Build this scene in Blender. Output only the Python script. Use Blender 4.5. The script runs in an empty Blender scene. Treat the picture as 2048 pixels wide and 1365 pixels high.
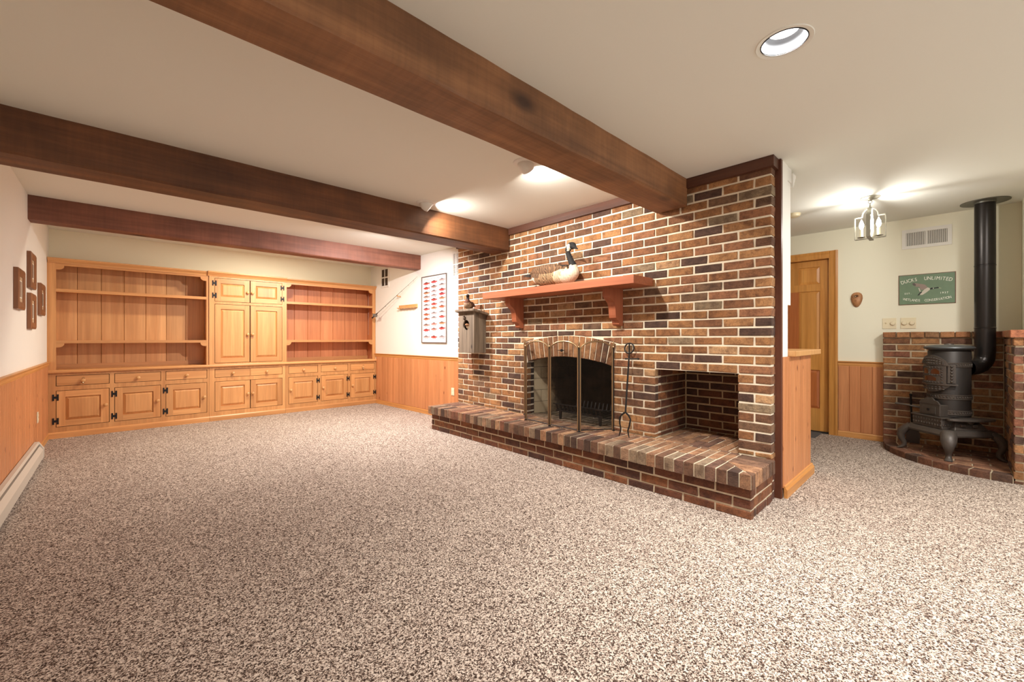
import bpy, bmesh, math, random
from math import sin, cos, pi, radians as R_
from mathutils import Vector as V, Matrix as M4, Euler
random.seed(7)
D = bpy.data; S = bpy.context.scene; C = S.collection

# ---------------------------------------------------------------- camera, world, lights, exposure
cd = D.cameras.new('camera'); cam = D.objects.new('camera', cd); C.objects.link(cam)
cam.location = (0, 0, 1.075); cam.rotation_euler = (R_(90), 0, R_(-43.38))
cd.sensor_width = 36; cd.lens = 837 / 2048 * 36; cd.shift_y = -5 / 2048; cd.clip_start = .02
S.camera = cam
S.view_settings.view_transform = 'Standard'; S.view_settings.look = 'None'
S.view_settings.gamma = 1; S.view_settings.use_curve_mapping = False
S.view_settings.exposure = -0.12
w = D.worlds.new('world'); S.world = w; w.use_nodes = True
w.node_tree.nodes['Background'].inputs[0].default_value = (.9, .95, 1, 1)
w.node_tree.nodes['Background'].inputs[1].default_value = .3
S.cycles.max_bounces = 10; S.cycles.diffuse_bounces = 6; S.cycles.sample_clamp_indirect = 6

def area(name, loc, rot, sx, sy, power, col, spread=180):
    l = D.lights.new(name, 'AREA'); l.shape = 'RECTANGLE'; l.size = sx; l.size_y = sy
    l.energy = power; l.color = col; l.spread = R_(spread)
    o = D.objects.new(name, l); C.objects.link(o); o.location = loc; o.rotation_euler = rot
    return o
CEIL = 2.28
P_CAN, P_EYE, P_FAR, P_LAN = 33, 19, 88, 14      # strengths of the lamps built further down
# fill added behind the camera: one upright panel, one overhead for unseen lamps
area('fill_rear', (1.9, -2.75, 1.25), (R_(-90), 0, R_(180)), 3.2, 1.9, 40, (.90, .96, 1.0))
area('fill_rear_overhead', (1.6, -1.2, 2.2), (0, 0, 0), 2.4, 1.2, 52, (.97, .98, 1.0))

area('fill_hall', (3.85, -.75, 2.26), (0, 0, 0), .25, .25, 52, (1.0, .98, .95))  # unseen fill added to brighten the stove corner
area('cabinet_lamp', (1.5, 5.72, 2.27), (0, 0, 0), .12, .12, 46, (1.0, .95, .78))

# ---------------------------------------------------------------- helpers
class MB:
    def __init__(s): s.v = []; s.f = []; s.m = []; s.c = []
    def add(s, vs, fs, m=0, col=None):
        b = len(s.v); s.v += [tuple(p) for p in vs]
        for f in fs:
            s.f.append(tuple(i + b for i in f)); s.m.append(m); s.c.append(col)
        return s
    def box(s, x0, x1, y0, y1, z0, z1, m=0, col=None):
        return s.add([(x0,y0,z0),(x1,y0,z0),(x1,y1,z0),(x0,y1,z0),(x0,y0,z1),(x1,y0,z1),(x1,y1,z1),(x0,y1,z1)],
              [(0,3,2,1),(4,5,6,7),(0,1,5,4),(1,2,6,5),(2,3,7,6),(3,0,4,7)], m, col)
    def prism(s, poly, ax, a0, a1, m=0, col=None):   # poly in the two other axes (cyclic order)
        def P(p, a):
            return {'x': (a, p[0], p[1]), 'y': (p[0], a, p[1]), 'z': (p[0], p[1], a)}[ax]
        n = len(poly)
        s.add([P(p, a0) for p in poly] + [P(p, a1) for p in poly],
              [tuple(range(n)), tuple(range(2*n-1, n-1, -1))] + [(i, (i+1) % n, n+(i+1) % n, n+i) for i in range(n)], m, col)
        return s
    def tube(s, pts, r, n=8, m=0, col=None, cap=True):
        pts = [V(p) for p in pts]; k = len(pts); rs = r if isinstance(r, (list, tuple)) else [r]*k
        t0 = (pts[1]-pts[0]).normalized(); a = t0.orthogonal().normalized(); vs = []
        for i, p in enumerate(pts):
            t = (pts[min(i+1, k-1)] - pts[max(i-1, 0)]).normalized()
            a = (a - t * a.dot(t)).normalized(); b = t.cross(a)
            for j in range(n):
                an = 2*pi*j/n; vs.append(p + (a*cos(an) + b*sin(an))*rs[i])
        fs = [(i*n+j, i*n+(j+1) % n, (i+1)*n+(j+1) % n, (i+1)*n+j) for i in range(k-1) for j in range(n)]
        if cap: fs += [tuple(range(n-1, -1, -1)), tuple(range((k-1)*n, k*n))]
        return s.add(vs, fs, m, col)
    def lathe(s, prof, n=24, c=(0,0,0), mat=None, m=0, col=None, cap=True):
        vs = []
        for r, z in prof:
            for j in range(n):
                an = 2*pi*j/n; p = V((r*cos(an), r*sin(an), z))
                vs.append((mat @ p if mat else p) + V(c))
        k = len(prof)
        fs = [(i*n+j, i*n+(j+1) % n, (i+1)*n+(j+1) % n, (i+1)*n+j) for i in range(k-1) for j in range(n)]
        if cap: fs += [tuple(range(n-1, -1, -1)), tuple(range((k-1)*n, k*n))]
        return s.add(vs, fs, m, col)
    def loft(s, secs, n=16, m=0, col=None, ax='z'):   # secs: (centre, radius a, radius b, dir a, dir b)
        vs = []
        for c, ra, rb, da, db in secs:
            for j in range(n):
                an = 2*pi*j/n; vs.append(V(c) + V(da)*(ra*cos(an)) + V(db)*(rb*sin(an)))
        k = len(secs)
        fs = [(i*n+j, i*n+(j+1) % n, (i+1)*n+(j+1) % n, (i+1)*n+j) for i in range(k-1) for j in range(n)]
        fs += [tuple(range(n-1, -1, -1)), tuple(range((k-1)*n, k*n))]
        return s.add(vs, fs, m, col)
    def sphere(s, c, r, n=12, k=8, m=0, col=None, sc=(1,1,1)):
        pr = [(sin(pi*i/k), -cos(pi*i/k)) for i in range(1, k)]
        vs = []
        for a, b in pr:
            for j in range(n):
                an = 2*pi*j/n; vs.append((c[0]+r*sc[0]*a*cos(an), c[1]+r*sc[1]*a*sin(an), c[2]+r*sc[2]*b))
        q = len(pr); vs += [(c[0], c[1], c[2]-r*sc[2]), (c[0], c[1], c[2]+r*sc[2])]
        fs = [(i*n+j, i*n+(j+1) % n, (i+1)*n+(j+1) % n, (i+1)*n+j) for i in range(q-1) for j in range(n)]
        fs += [(q*n, (j+1) % n, j) for j in range(n)] + [(q*n+1, (q-1)*n+j, (q-1)*n+(j+1) % n) for j in range(n)]
        return s.add(vs, fs, m, col)
    def xf(s, mat):
        s.v = [tuple(mat @ V(p)) for p in s.v]; return s
    def build(s, name, mats, parent=None, local=False, smooth=False, bevel=0, kind=None, fixn=True, sub=0):
        me = D.meshes.new(name)
        if not isinstance(mats, (list, tuple)): mats = [mats]
        if parent is not None and not local: off = V(parent.get('_o', (0, 0, 0)))
        elif parent is None and not local:
            xs, ys, zs = zip(*s.v); off = V(((min(xs)+max(xs))/2, (min(ys)+max(ys))/2, min(zs)))
        else: off = V((0, 0, 0))
        xs, ys, zs = zip(*s.v); ctr = V(((min(xs)+max(xs))/2, (min(ys)+max(ys))/2, (min(zs)+max(zs))/2)) if parent is not None else off
        me.from_pydata([tuple(V(p)-ctr) for p in s.v], [], s.f)
        for m in mats: me.materials.append(m)
        me.polygons.foreach_set('material_index', s.m)
        if any(c is not None for c in s.c):
            at = me.color_attributes.new('bc', 'FLOAT_COLOR', 'CORNER')
            for p, c in zip(me.polygons, s.c):
                for li in p.loop_indices: at.data[li].color = (c or (1,1,1))[:3] + (1,) if len(c or (1,1,1)) == 3 else c
        if fixn:
            bm = bmesh.new(); bm.from_mesh(me); bmesh.ops.recalc_face_normals(bm, faces=bm.faces); bm.to_mesh(me); bm.free()
        if smooth: me.shade_smooth()
        o = D.objects.new(name, me); C.objects.link(o)
        if parent is not None:
            o.parent = parent; o.location = ctr - off if not local else ctr
            if not local: o['_o'] = tuple(ctr)
        else: o.location = off; o['_o'] = tuple(off)
        if bevel:
            b = o.modifiers.new('bevel', 'BEVEL'); b.width = bevel; b.segments = 2; b.limit_method = 'ANGLE'
            b.harden_normals = False
        if smooth and not sub:
            try: me.set_sharp_from_angle(angle=R_(40))
            except Exception: pass
        if sub:
            q = o.modifiers.new('sub', 'SUBSURF'); q.levels = sub; q.render_levels = sub
        if kind: o['kind'] = kind
        return o

def grid(b, us, vs_, holes, P):
    nu, nv_ = len(us)-1, len(vs_)-1
    sol = [[not any(h[0] < (us[i]+us[i+1])/2 < h[1] and h[2] < (vs_[j]+vs_[j+1])/2 < h[3] for h in holes) for j in range(nv_)] for i in range(nu)]
    idx = lambda i, j, w: (i*(nv_+1)+j)*2+w
    vv = [P(us[i], vs_[j], w) for i in range(nu+1) for j in range(nv_+1) for w in (0, 1)]; f = []
    s_ = lambda i, j: 0 <= i < nu and 0 <= j < nv_ and sol[i][j]
    for i in range(nu):
        for j in range(nv_):
            if not sol[i][j]: continue
            f.append((idx(i,j,0), idx(i,j+1,0), idx(i+1,j+1,0), idx(i+1,j,0))); f.append((idx(i,j,1), idx(i+1,j,1), idx(i+1,j+1,1), idx(i,j+1,1)))
            if not s_(i-1, j): f.append((idx(i,j,0), idx(i,j,1), idx(i,j+1,1), idx(i,j+1,0)))
            if not s_(i+1, j): f.append((idx(i+1,j,0), idx(i+1,j+1,0), idx(i+1,j+1,1), idx(i+1,j,1)))
            if not s_(i, j-1): f.append((idx(i,j,0), idx(i+1,j,0), idx(i+1,j,1), idx(i,j,1)))
            if not s_(i, j+1): f.append((idx(i,j+1,0), idx(i,j+1,1), idx(i+1,j+1,1), idx(i+1,j+1,0)))
    used = sorted({k for q in f for k in q}); mp = {k: n for n, k in enumerate(used)}
    b.add([vv[k] for k in used], [tuple(mp[k] for k in q) for q in f])
def empty(name, loc, rz=0):
    o = D.objects.new(name, None); C.objects.link(o); o.location = loc; o.rotation_euler = (0, 0, rz)
    o.empty_display_size = .05; o['_o'] = tuple(loc); return o
def tag(o, label, cat, group=None):
    o['label'] = label; o['category'] = cat
    if group: o['group'] = group
    return o
def thing(name, loc, label, cat, group=None, rz=0): return tag(empty(name, loc, rz), label, cat, group)
def struct(o): o['kind'] = 'structure'; return o
def link(name, me, parent, loc, rot=(0, 0, 0)):      # loc in world, parent unrotated
    o = D.objects.new(name, me); C.objects.link(o)
    off = V(parent.get('_o', (0, 0, 0))) if parent else V((0, 0, 0))
    o.parent = parent; o.location = V(loc) - off; o.rotation_euler = rot; o['_o'] = tuple(loc); return o

# ---------------------------------------------------------------- materials
def srgb(r, g, b):
    f = lambda c: (c/255/12.92 if c/255 <= .04045 else ((c/255+.055)/1.055)**2.4)
    return (f(r), f(g), f(b), 1)
def newmat(name, rough=.6, metal=0, spec=None):
    m = D.materials.new(name); m.use_nodes = True; nt = m.node_tree; b = nt.nodes['Principled BSDF']
    b.inputs['Roughness'].default_value = rough; b.inputs['Metallic'].default_value = metal
    if spec is not None: b.inputs['Specular IOR Level'].default_value = spec
    return m, nt, b
def N(nt, t, **kw):
    n = nt.nodes.new(t)
    for k, v in kw.items():
        if hasattr(n, k): setattr(n, k, v)
        else: n.inputs[k.replace('_', ' ')].default_value = v
    return n
def L(nt, a, b): nt.links.new(a, b)
def plain(name, col, rough=.6, metal=0, spec=None, bump=0, scale=200, var=0, vscale=3):
    m, nt, b = newmat(name, rough, metal, spec); b.inputs['Base Color'].default_value = col
    g = N(nt, 'ShaderNodeNewGeometry')
    if bump:
        n = N(nt, 'ShaderNodeTexNoise', Scale=scale, Detail=3.0); L(nt, g.outputs['Position'], n.inputs['Vector'])
        bp = N(nt, 'ShaderNodeBump', Strength=bump, Distance=.002); L(nt, n.outputs[0], bp.inputs['Height']); L(nt, bp.outputs[0], b.inputs['Normal'])
    if var:
        n = N(nt, 'ShaderNodeTexNoise', Scale=vscale, Detail=4.0); L(nt, g.outputs['Position'], n.inputs['Vector'])
        mx = N(nt, 'ShaderNodeMix', data_type='RGBA')
        mx.inputs[6].default_value = tuple(c*(1-var) for c in col[:3]) + (1,); mx.inputs[7].default_value = tuple(min(1, c*(1+var)) for c in col[:3]) + (1,)
        L(nt, n.outputs[0], mx.inputs[0]); L(nt, mx.outputs[2], b.inputs['Base Color'])
    return m
def ramp(nt, stops):
    r = N(nt, 'ShaderNodeValToRGB'); e = r.color_ramp.elements
    e[0].position, e[0].color = stops[0]; e[1].position, e[1].color = stops[-1]
    for p, c in stops[1:-1]:
        q = e.new(p); q.color = c
    return r
def wood(name, dark, light, grain='z', rough=.4, freq=22, knots=0, knotcol=None, objvar=.12, bump=.15, saw=0, blotch=0):
    """grain runs along the given world axis"""
    m, nt, b = newmat(name, rough)
    g = N(nt, 'ShaderNodeNewGeometry'); oi = N(nt, 'ShaderNodeObjectInfo')
    mul = N(nt, 'ShaderNodeMath', operation='MULTIPLY'); mul.inputs[1].default_value = 17.3; L(nt, oi.outputs['Random'], mul.inputs[0])
    ad = N(nt, 'ShaderNodeVectorMath', operation='ADD'); L(nt, g.outputs['Position'], ad.inputs[0]); L(nt, mul.outputs[0], ad.inputs[1])
    mp = N(nt, 'ShaderNodeMapping'); L(nt, ad.outputs[0], mp.inputs[0])
    sc = {'x': (.05, 1, 1), 'y': (1, .05, 1), 'z': (1, 1, .05)}[grain]
    mp.inputs['Scale'].default_value = sc
    n1 = N(nt, 'ShaderNodeTexNoise', Scale=float(freq), Detail=6.0, Roughness=.6, Distortion=.6); L(nt, mp.outputs[0], n1.inputs['Vector'])
    n2 = N(nt, 'ShaderNodeTexNoise', Scale=freq*6.0, Detail=3.0); L(nt, mp.outputs[0], n2.inputs['Vector'])
    mid = tuple((a+c)/2 for a, c in zip(dark, light))
    rp = ramp(nt, [(.3, dark), (.5, mid), (.7, light)]); L(nt, n1.outputs[0], rp.inputs[0])
    mx = N(nt, 'ShaderNodeMix', data_type='RGBA', blend_type='MULTIPLY'); mx.inputs[0].default_value = .35
    r2 = ramp(nt, [(.35, (.6, .55, .5, 1)), (.65, (1, 1, 1, 1))]); L(nt, n2.outputs[0], r2.inputs[0])
    L(nt, rp.outputs[0], mx.inputs[6]); L(nt, r2.outputs[0], mx.inputs[7]); out = mx.outputs[2]
    if objvar:
        hs = N(nt, 'ShaderNodeHueSaturation'); mr = N(nt, 'ShaderNodeMapRange'); L(nt, oi.outputs['Random'], mr.inputs[0])
        mr.inputs[3].default_value = 1-objvar*1.4; mr.inputs[4].default_value = 1+objvar; L(nt, mr.outputs[0], hs.inputs['Value'])
        L(nt, out, hs.inputs['Color']); out = hs.outputs[0]
    if saw:      # saw marks and stains across the grain
        mp2 = N(nt, 'ShaderNodeMapping'); L(nt, ad.outputs[0], mp2.inputs[0])
        mp2.inputs['Scale'].default_value = {'x': (1, .06, .06), 'y': (.06, 1, .06), 'z': (.06, .06, 1)}[grain]
        n3 = N(nt, 'ShaderNodeTexNoise', Scale=60.0, Detail=4.0); L(nt, mp2.outputs[0], n3.inputs['Vector'])
        r3 = ramp(nt, [(.38, (1-saw, 1-saw, 1-saw, 1)), (.6, (1, 1, 1, 1))]); L(nt, n3.outputs[0], r3.inputs[0])
        m3 = N(nt, 'ShaderNodeMix', data_type='RGBA', blend_type='MULTIPLY'); m3.inputs[0].default_value = 1
        L(nt, out, m3.inputs[6]); L(nt, r3.outputs[0], m3.inputs[7]); out = m3.outputs[2]
    if blotch:
        n4 = N(nt, 'ShaderNodeTexNoise', Scale=3.5, Detail=3.0); L(nt, ad.outputs[0], n4.inputs['Vector'])
        r4 = ramp(nt, [(.35, (1-blotch,)*3 + (1,)), (.62, (1, 1, 1, 1))]); L(nt, n4.outputs[0], r4.inputs[0])
        m4 = N(nt, 'ShaderNodeMix', data_type='RGBA', blend_type='MULTIPLY'); m4.inputs[0].default_value = 1
        L(nt, out, m4.inputs[6]); L(nt, r4.outputs[0], m4.inputs[7]); out = m4.outputs[2]
    if knots:
        mk = N(nt, 'ShaderNodeMapping'); L(nt, ad.outputs[0], mk.inputs[0])
        mk.inputs['Scale'].default_value = {'x': (.55, 1, 1), 'y': (1, .55, 1), 'z': (1, 1, .55)}[grain]
        vo = N(nt, 'ShaderNodeTexVoronoi', Scale=float(knots)); L(nt, mk.outputs[0], vo.inputs['Vector'])
        rk = ramp(nt, [(.05, (1, 1, 1, 1)), (.13, (0, 0, 0, 1))]); L(nt, vo.outputs['Distance'], rk.inputs[0])
        m5 = N(nt, 'ShaderNodeMix', data_type='RGBA'); L(nt, rk.outputs[0], m5.inputs[0]); L(nt, out, m5.inputs[6])
        m5.inputs[7].default_value = knotcol or tuple(c*.35 for c in dark[:3]) + (1,); out = m5.outputs[2]
    L(nt, out, b.inputs['Base Color'])
    bp = N(nt, 'ShaderNodeBump', Strength=bump, Distance=.003); L(nt, n2.outputs[0], bp.inputs['Height']); L(nt, bp.outputs[0], b.inputs['Normal'])
    return m
def emit(name, col, st):
    m = D.materials.new(name); m.use_nodes = True; nt = m.node_tree; nt.nodes.clear()
    e = N(nt, 'ShaderNodeEmission'); e.inputs[0].default_value = col; e.inputs[1].default_value = st
    o = N(nt, 'ShaderNodeOutputMaterial'); L(nt, e.outputs[0], o.inputs[0]); return m
def vcol(name, rough=.7, bump=0, scale=200, metal=0):
    m, nt, b = newmat(name, rough, metal); a = N(nt, 'ShaderNodeAttribute', attribute_name='bc')
    L(nt, a.outputs['Color'], b.inputs['Base Color'])
    if bump:
        g = N(nt, 'ShaderNodeNewGeometry'); n = N(nt, 'ShaderNodeTexNoise', Scale=scale, Detail=3.0); L(nt, g.outputs['Position'], n.inputs['Vector'])
        bp = N(nt, 'ShaderNodeBump', Strength=bump, Distance=.002); L(nt, n.outputs[0], bp.inputs['Height']); L(nt, bp.outputs[0], b.inputs['Normal'])
    return m

# brick: base colour per brick from the attribute, burnt and lime-smeared patches, rough cracked relief
def brick_mat():
    m, nt, b = newmat('rough_brick', .85); a = N(nt, 'ShaderNodeAttribute', attribute_name='bc'); g = N(nt, 'ShaderNodeNewGeometry')
    oi = N(nt, 'ShaderNodeObjectInfo')
    n1 = N(nt, 'ShaderNodeTexNoise', Scale=16.0, Detail=5.0, Roughness=.65); L(nt, g.outputs['Position'], n1.inputs['Vector'])
    r1 = ramp(nt, [(.32, (.5, .44, .42, 1)), (.55, (1, 1, 1, 1)), (.75, (1.22, 1.16, 1.05, 1))]); L(nt, n1.outputs[0], r1.inputs[0])
    m1 = N(nt, 'ShaderNodeMix', data_type='RGBA', blend_type='MULTIPLY'); m1.inputs[0].default_value = 1
    L(nt, a.outputs['Color'], m1.inputs[6]); L(nt, r1.outputs[0], m1.inputs[7])
    n2 = N(nt, 'ShaderNodeTexNoise', Scale=130.0, Detail=4.0, Roughness=.7); L(nt, g.outputs['Position'], n2.inputs['Vector'])
    r2 = ramp(nt, [(.3, (.55, .5, .46, 1)), (.6, (1.1, 1.1, 1.08, 1))]); L(nt, n2.outputs[0], r2.inputs[0])
    m2 = N(nt, 'ShaderNodeMix', data_type='RGBA', blend_type='MULTIPLY'); m2.inputs[0].default_value = .8
    L(nt, m1.outputs[2], m2.inputs[6]); L(nt, r2.outputs[0], m2.inputs[7])
    # lime smear
    n3 = N(nt, 'ShaderNodeTexNoise', Scale=34.0, Detail=6.0, Roughness=.75); L(nt, g.outputs['Position'], n3.inputs['Vector'])
    r3 = ramp(nt, [(.66, (0, 0, 0, 1)), (.80, (.6, .6, .6, 1))]); L(nt, n3.outputs[0], r3.inputs[0])
    m3 = N(nt, 'ShaderNodeMix', data_type='RGBA'); L(nt, r3.outputs[0], m3.inputs[0]); L(nt, m2.outputs[2], m3.inputs[6]); m3.inputs[7].default_value = srgb(205, 185, 155)
    L(nt, m3.outputs[2], b.inputs['Base Color'])
    mp = N(nt, 'ShaderNodeMapping'); L(nt, g.outputs['Position'], mp.inputs[0]); mp.inputs['Scale'].default_value = (1, 1, 2.4)
    n4 = N(nt, 'ShaderNodeTexNoise', Scale=45.0, Detail=5.0, Distortion=1.2); L(nt, mp.outputs[0], n4.inputs['Vector'])
    r4 = ramp(nt, [(.33, (0, 0, 0, 1)), (.42, (.8, .8, .8, 1)), (.7, (1, 1, 1, 1))]); L(nt, n4.outputs[0], r4.inputs[0])
    bp = N(nt, 'ShaderNodeBump', Strength=.7, Distance=.004); L(nt, r4.outputs[0], bp.inputs['Height'])
    bp2 = N(nt, 'ShaderNodeBump', Strength=.5, Distance=.0015); L(nt, n2.outputs[0], bp2.inputs['Height']); L(nt, bp.outputs[0], bp2.inputs['Normal'])
    L(nt, bp2.outputs[0], b.inputs['Normal']); return m
BRICK = brick_mat()
MORTAR = plain('lime_mortar', srgb(232, 220, 196), .95, bump=.9, scale=110, var=.14, vscale=25)
MORTARH = plain('hearth_mortar', srgb(206, 190, 164), .95, bump=.8, scale=110, var=.16, vscale=25)
MORTARD = plain('grey_mortar', srgb(182, 164, 136), .95, bump=.8, scale=110, var=.2, vscale=25)
PAINT = plain('wall_paint', srgb(232, 229, 220), .75, bump=.08, scale=160)
PAINTC = plain('wall_paint_warm_lit', srgb(234, 230, 208), .75, bump=.08, scale=160)  # wall paint with the yellowish cast of the light put into its colour
CEILM = plain('ceiling_paint', srgb(227, 227, 217), .85, bump=.06, scale=120)
WHITE = plain('white_enamel', srgb(225, 222, 214), .4)
CREAM = plain('almond_plastic', srgb(222, 208, 172), .35)
IVORY = plain('ivory_plastic', srgb(228, 216, 184), .35)
DARK = plain('dark_void', srgb(22, 20, 18), .9)
IRON = plain('black_iron', srgb(42, 39, 37), .55, .6, bump=.3, scale=220)
HINGE = plain('black_hinge_iron', srgb(26, 25, 26), .5, .4)
CAST = plain('cast_iron', srgb(80, 72, 65), .45, .3, bump=.5, scale=90, var=.2, vscale=30)
PIPE = plain('black_stovepipe', srgb(50, 46, 44), .33, .7)
BRASS = plain('antique_brass', srgb(158, 132, 98), .35, .8)
SILVER = plain('spun_aluminium', srgb(200, 202, 204), .32, 1.0)
CAB = wood('maple_cabinet', srgb(194, 133, 78), srgb(221, 163, 104), 'z', .38, 9, objvar=.10, bump=.05)
CABX = wood('maple_cabinet_horizontal', srgb(194, 133, 78), srgb(221, 163, 104), 'x', .38, 9, objvar=.08, bump=.05)
CABB = wood('maple_backboards', srgb(194, 136, 82), srgb(222, 168, 112), 'z', .45, 7, objvar=.12, bump=.05)
CABR = wood('cherry_backboards', srgb(186, 114, 68), srgb(210, 140, 92), 'z', .45, 7, objvar=.06, bump=.05)
PINE = wood('knotty_pine', srgb(190, 122, 76), srgb(214, 146, 96), 'z', .45, 12, knots=9, knotcol=srgb(110, 52, 24), objvar=.07, bump=.05)
PINEX = wood('pine_trim', srgb(196, 132, 70), srgb(220, 160, 94), 'x', .4, 12, objvar=.04, bump=.04)
PINEY = wood('pine_trim_long', srgb(196, 132, 70), srgb(220, 160, 94), 'y', .4, 12, objvar=.04, bump=.04)
DOORW = wood('fir_door', srgb(192, 128, 58), srgb(222, 160, 84), 'z', .35, 10, objvar=.08, bump=.04)
BEAM = wood('rough_sawn_beam', srgb(96, 58, 32), srgb(132, 84, 48), 'x', .6, 9, objvar=0, bump=.6, saw=.10, blotch=.38, knots=2.2, knotcol=srgb(52, 30, 18))
BEAM1 = wood('rough_sawn_beam_lit', srgb(122, 80, 48), srgb(162, 112, 72), 'x', .6, 9, objvar=0, bump=.6, saw=.10, blotch=.34, knots=2.2, knotcol=srgb(66, 40, 24))  # the near beam's stronger lamplight is put into this lighter wood colour
BEAMR = wood('rough_sawn_beam_pink_lit', srgb(118, 70, 52), srgb(150, 96, 73), 'x', .6, 9, objvar=0, bump=.6, saw=.10, blotch=.3, knots=2.2, knotcol=srgb(52, 30, 18))  # pinkish lamplight on the far beam is put into its wood colour
STAIN = wood('stained_trim', srgb(70, 38, 24), srgb(96, 56, 36), 'y', .5, 12, objvar=0, bump=.3)
STAINZ = wood('stained_post', srgb(78, 38, 22), srgb(100, 54, 32), 'z', .5, 12, objvar=0, bump=.3)
MANT = wood('cedar_mantel', srgb(158, 88, 56), srgb(182, 108, 72), 'y', .5, 10, knots=3, objvar=0, bump=.15)
MANTZ = wood('cedar_bracket', srgb(150, 82, 52), srgb(176, 102, 68), 'z', .5, 10, objvar=.03, bump=.15)
GREYW = wood('weathered_board', srgb(92, 80, 66), srgb(142, 126, 106), 'z', .9, 26, knots=7, knotcol=srgb(60, 50, 42), objvar=.05, bump=.8)
FRAMEW = wood('walnut_frame', srgb(116, 72, 44), srgb(150, 98, 62), 'z', .45, 20, objvar=.05, bump=.1)
KNOB = wood('maple_knob', srgb(198, 144, 88), srgb(222, 172, 114), 'z', .35, 30, objvar=.03, bump=.02)

def carpet_mat():
    m, nt, b = newmat('speckled_carpet', .95, spec=.1); g = N(nt, 'ShaderNodeNewGeometry')
    dn = N(nt, 'ShaderNodeTexNoise', Scale=90.0, Detail=2.0); L(nt, g.outputs['Position'], dn.inputs['Vector'])
    dm = N(nt, 'ShaderNodeVectorMath', operation='MULTIPLY_ADD'); L(nt, dn.outputs['Color'], dm.inputs[0]); dm.inputs[1].default_value = (.008, .008, 0); L(nt, g.outputs['Position'], dm.inputs[2])
    vals = []
    for sc in (250.0, 115.0):
        v = N(nt, 'ShaderNodeTexVoronoi', Scale=sc); L(nt, dm.outputs[0], v.inputs['Vector'])
        sp = N(nt, 'ShaderNodeSeparateColor'); L(nt, v.outputs['Color'], sp.inputs[0]); vals.append((sp, v))
    mx0 = N(nt, 'ShaderNodeMix'); mx0.inputs[0].default_value = .27; L(nt, vals[0][0].outputs[0], mx0.inputs[2]); L(nt, vals[1][0].outputs[1], mx0.inputs[3])
    r1 = ramp(nt, [(.22, srgb(60, 46, 39)), (.38, srgb(100, 83, 73)), (.48, srgb(158, 140, 126)), (.63, srgb(194, 177, 162)), (.83, srgb(226, 213, 198))]); L(nt, mx0.outputs[0], r1.inputs[0])
    n2 = N(nt, 'ShaderNodeTexNoise', Scale=1.4, Detail=2.0); L(nt, g.outputs['Position'], n2.inputs['Vector'])
    r2 = ramp(nt, [(.35, (.93, .92, .92, 1)), (.65, (1, 1, 1, 1))]); L(nt, n2.outputs[0], r2.inputs[0])
    mx = N(nt, 'ShaderNodeMix', data_type='RGBA', blend_type='MULTIPLY'); mx.inputs[0].default_value = 1
    L(nt, r1.outputs[0], mx.inputs[6]); L(nt, r2.outputs[0], mx.inputs[7]); L(nt, mx.outputs[2], b.inputs['Base Color'])
    bp = N(nt, 'ShaderNodeBump', Strength=.35, Distance=.003); L(nt, vals[0][1].outputs['Distance'], bp.inputs['Height']); bp.invert = True; L(nt, bp.outputs[0], b.inputs['Normal'])
    return m
CARPET = carpet_mat()

# ---------------------------------------------------------------- the room shell
XL, XP, XB, XS = -.54, 3.25, 3.15, 5.80      # left wall, poster wall, brick face, hall wall
YC = 6.65                                    # cabinet face
YR = -3.0
fl = struct(MB().box(-.6, 6.2, YR-.1, 7.05, -.12, 0).build('floor', CARPET))
# ceiling with a round hole for the recessed can
CX, CY, CR = 1.973, .477, .084
cb = MB(); h = .25; z0, z1 = CEIL, CEIL + .25
for x0, x1, y0, y1 in ((-.6, CX-h, YR-.1, 7.05), (CX+h, 6.2, YR-.1, 7.05), (CX-h, CX+h, YR-.1, CY-h), (CX-h, CX+h, CY+h, 7.05)):
    cb.box(x0, x1, y0, y1, z0, z1)
n = 48; vi = []; vo = []
for j in range(n):
    a = 2*pi*j/n; c_, s_ = cos(a), sin(a); k = h/max(abs(c_), abs(s_))
    vi.append((CX+CR*c_, CY+CR*s_)); vo.append((CX+k*c_, CY+k*s_))
for z in (z0, z1):
    cb.add([(x, y, z) for x, y in vi] + [(x, y, z) for x, y in vo], [(j, (j+1) % n, n+(j+1) % n, n+j) for j in range(n)])
cb.add([(x, y, z0) for x, y in vi] + [(x, y, z1) for x, y in vi], [(j, (j+1) % n, n+(j+1) % n, n+j) for j in range(n)])
struct(cb.build('ceiling', CEILM))
wl = struct(MB().box(XL-.1, XL, YR, 7.05, 0, CEIL).build('wall_left', PAINT))
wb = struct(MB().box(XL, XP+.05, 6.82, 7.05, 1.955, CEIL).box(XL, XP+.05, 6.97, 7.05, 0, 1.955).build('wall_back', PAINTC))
wr = struct(MB().box(XP, XP+.1, 4.34, 7.02, 0, CEIL).build('wall_right', PAINT))
# wall behind the camera; its patio door is made up to go with the fill
wq = MB().box(XL, .2, YR-.1, YR, 0, CEIL).box(3.7, 6.1, YR-.1, YR, 0, CEIL).box(.2, 3.7, YR-.1, YR, 2.08, CEIL)
struct(wq.build('wall_rear', PAINT))
pd = empty('door_1', (1.95, YR-.05, 0)); pd['kind'] = 'structure'
for x0, x1 in ((.2, 1.97), (1.95, 3.7)):
    MB().box(x0, x0+.06, YR-.08, YR-.03, 0, 2.08).box(x1-.06, x1, YR-.08, YR-.03, 0, 2.08).box(x0+.06, x1-.06, YR-.08, YR-.03, 0, .08).box(x0+.06, x1-.06, YR-.08, YR-.03, 2.0, 2.08).build('door_frame', WHITE, pd)
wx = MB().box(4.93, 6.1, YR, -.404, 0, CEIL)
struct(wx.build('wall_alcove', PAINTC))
struct(MB().box(3.42, 6.1, 3.3, 3.4, 0, CEIL).build('wall_hall_end', PAINT))
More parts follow.
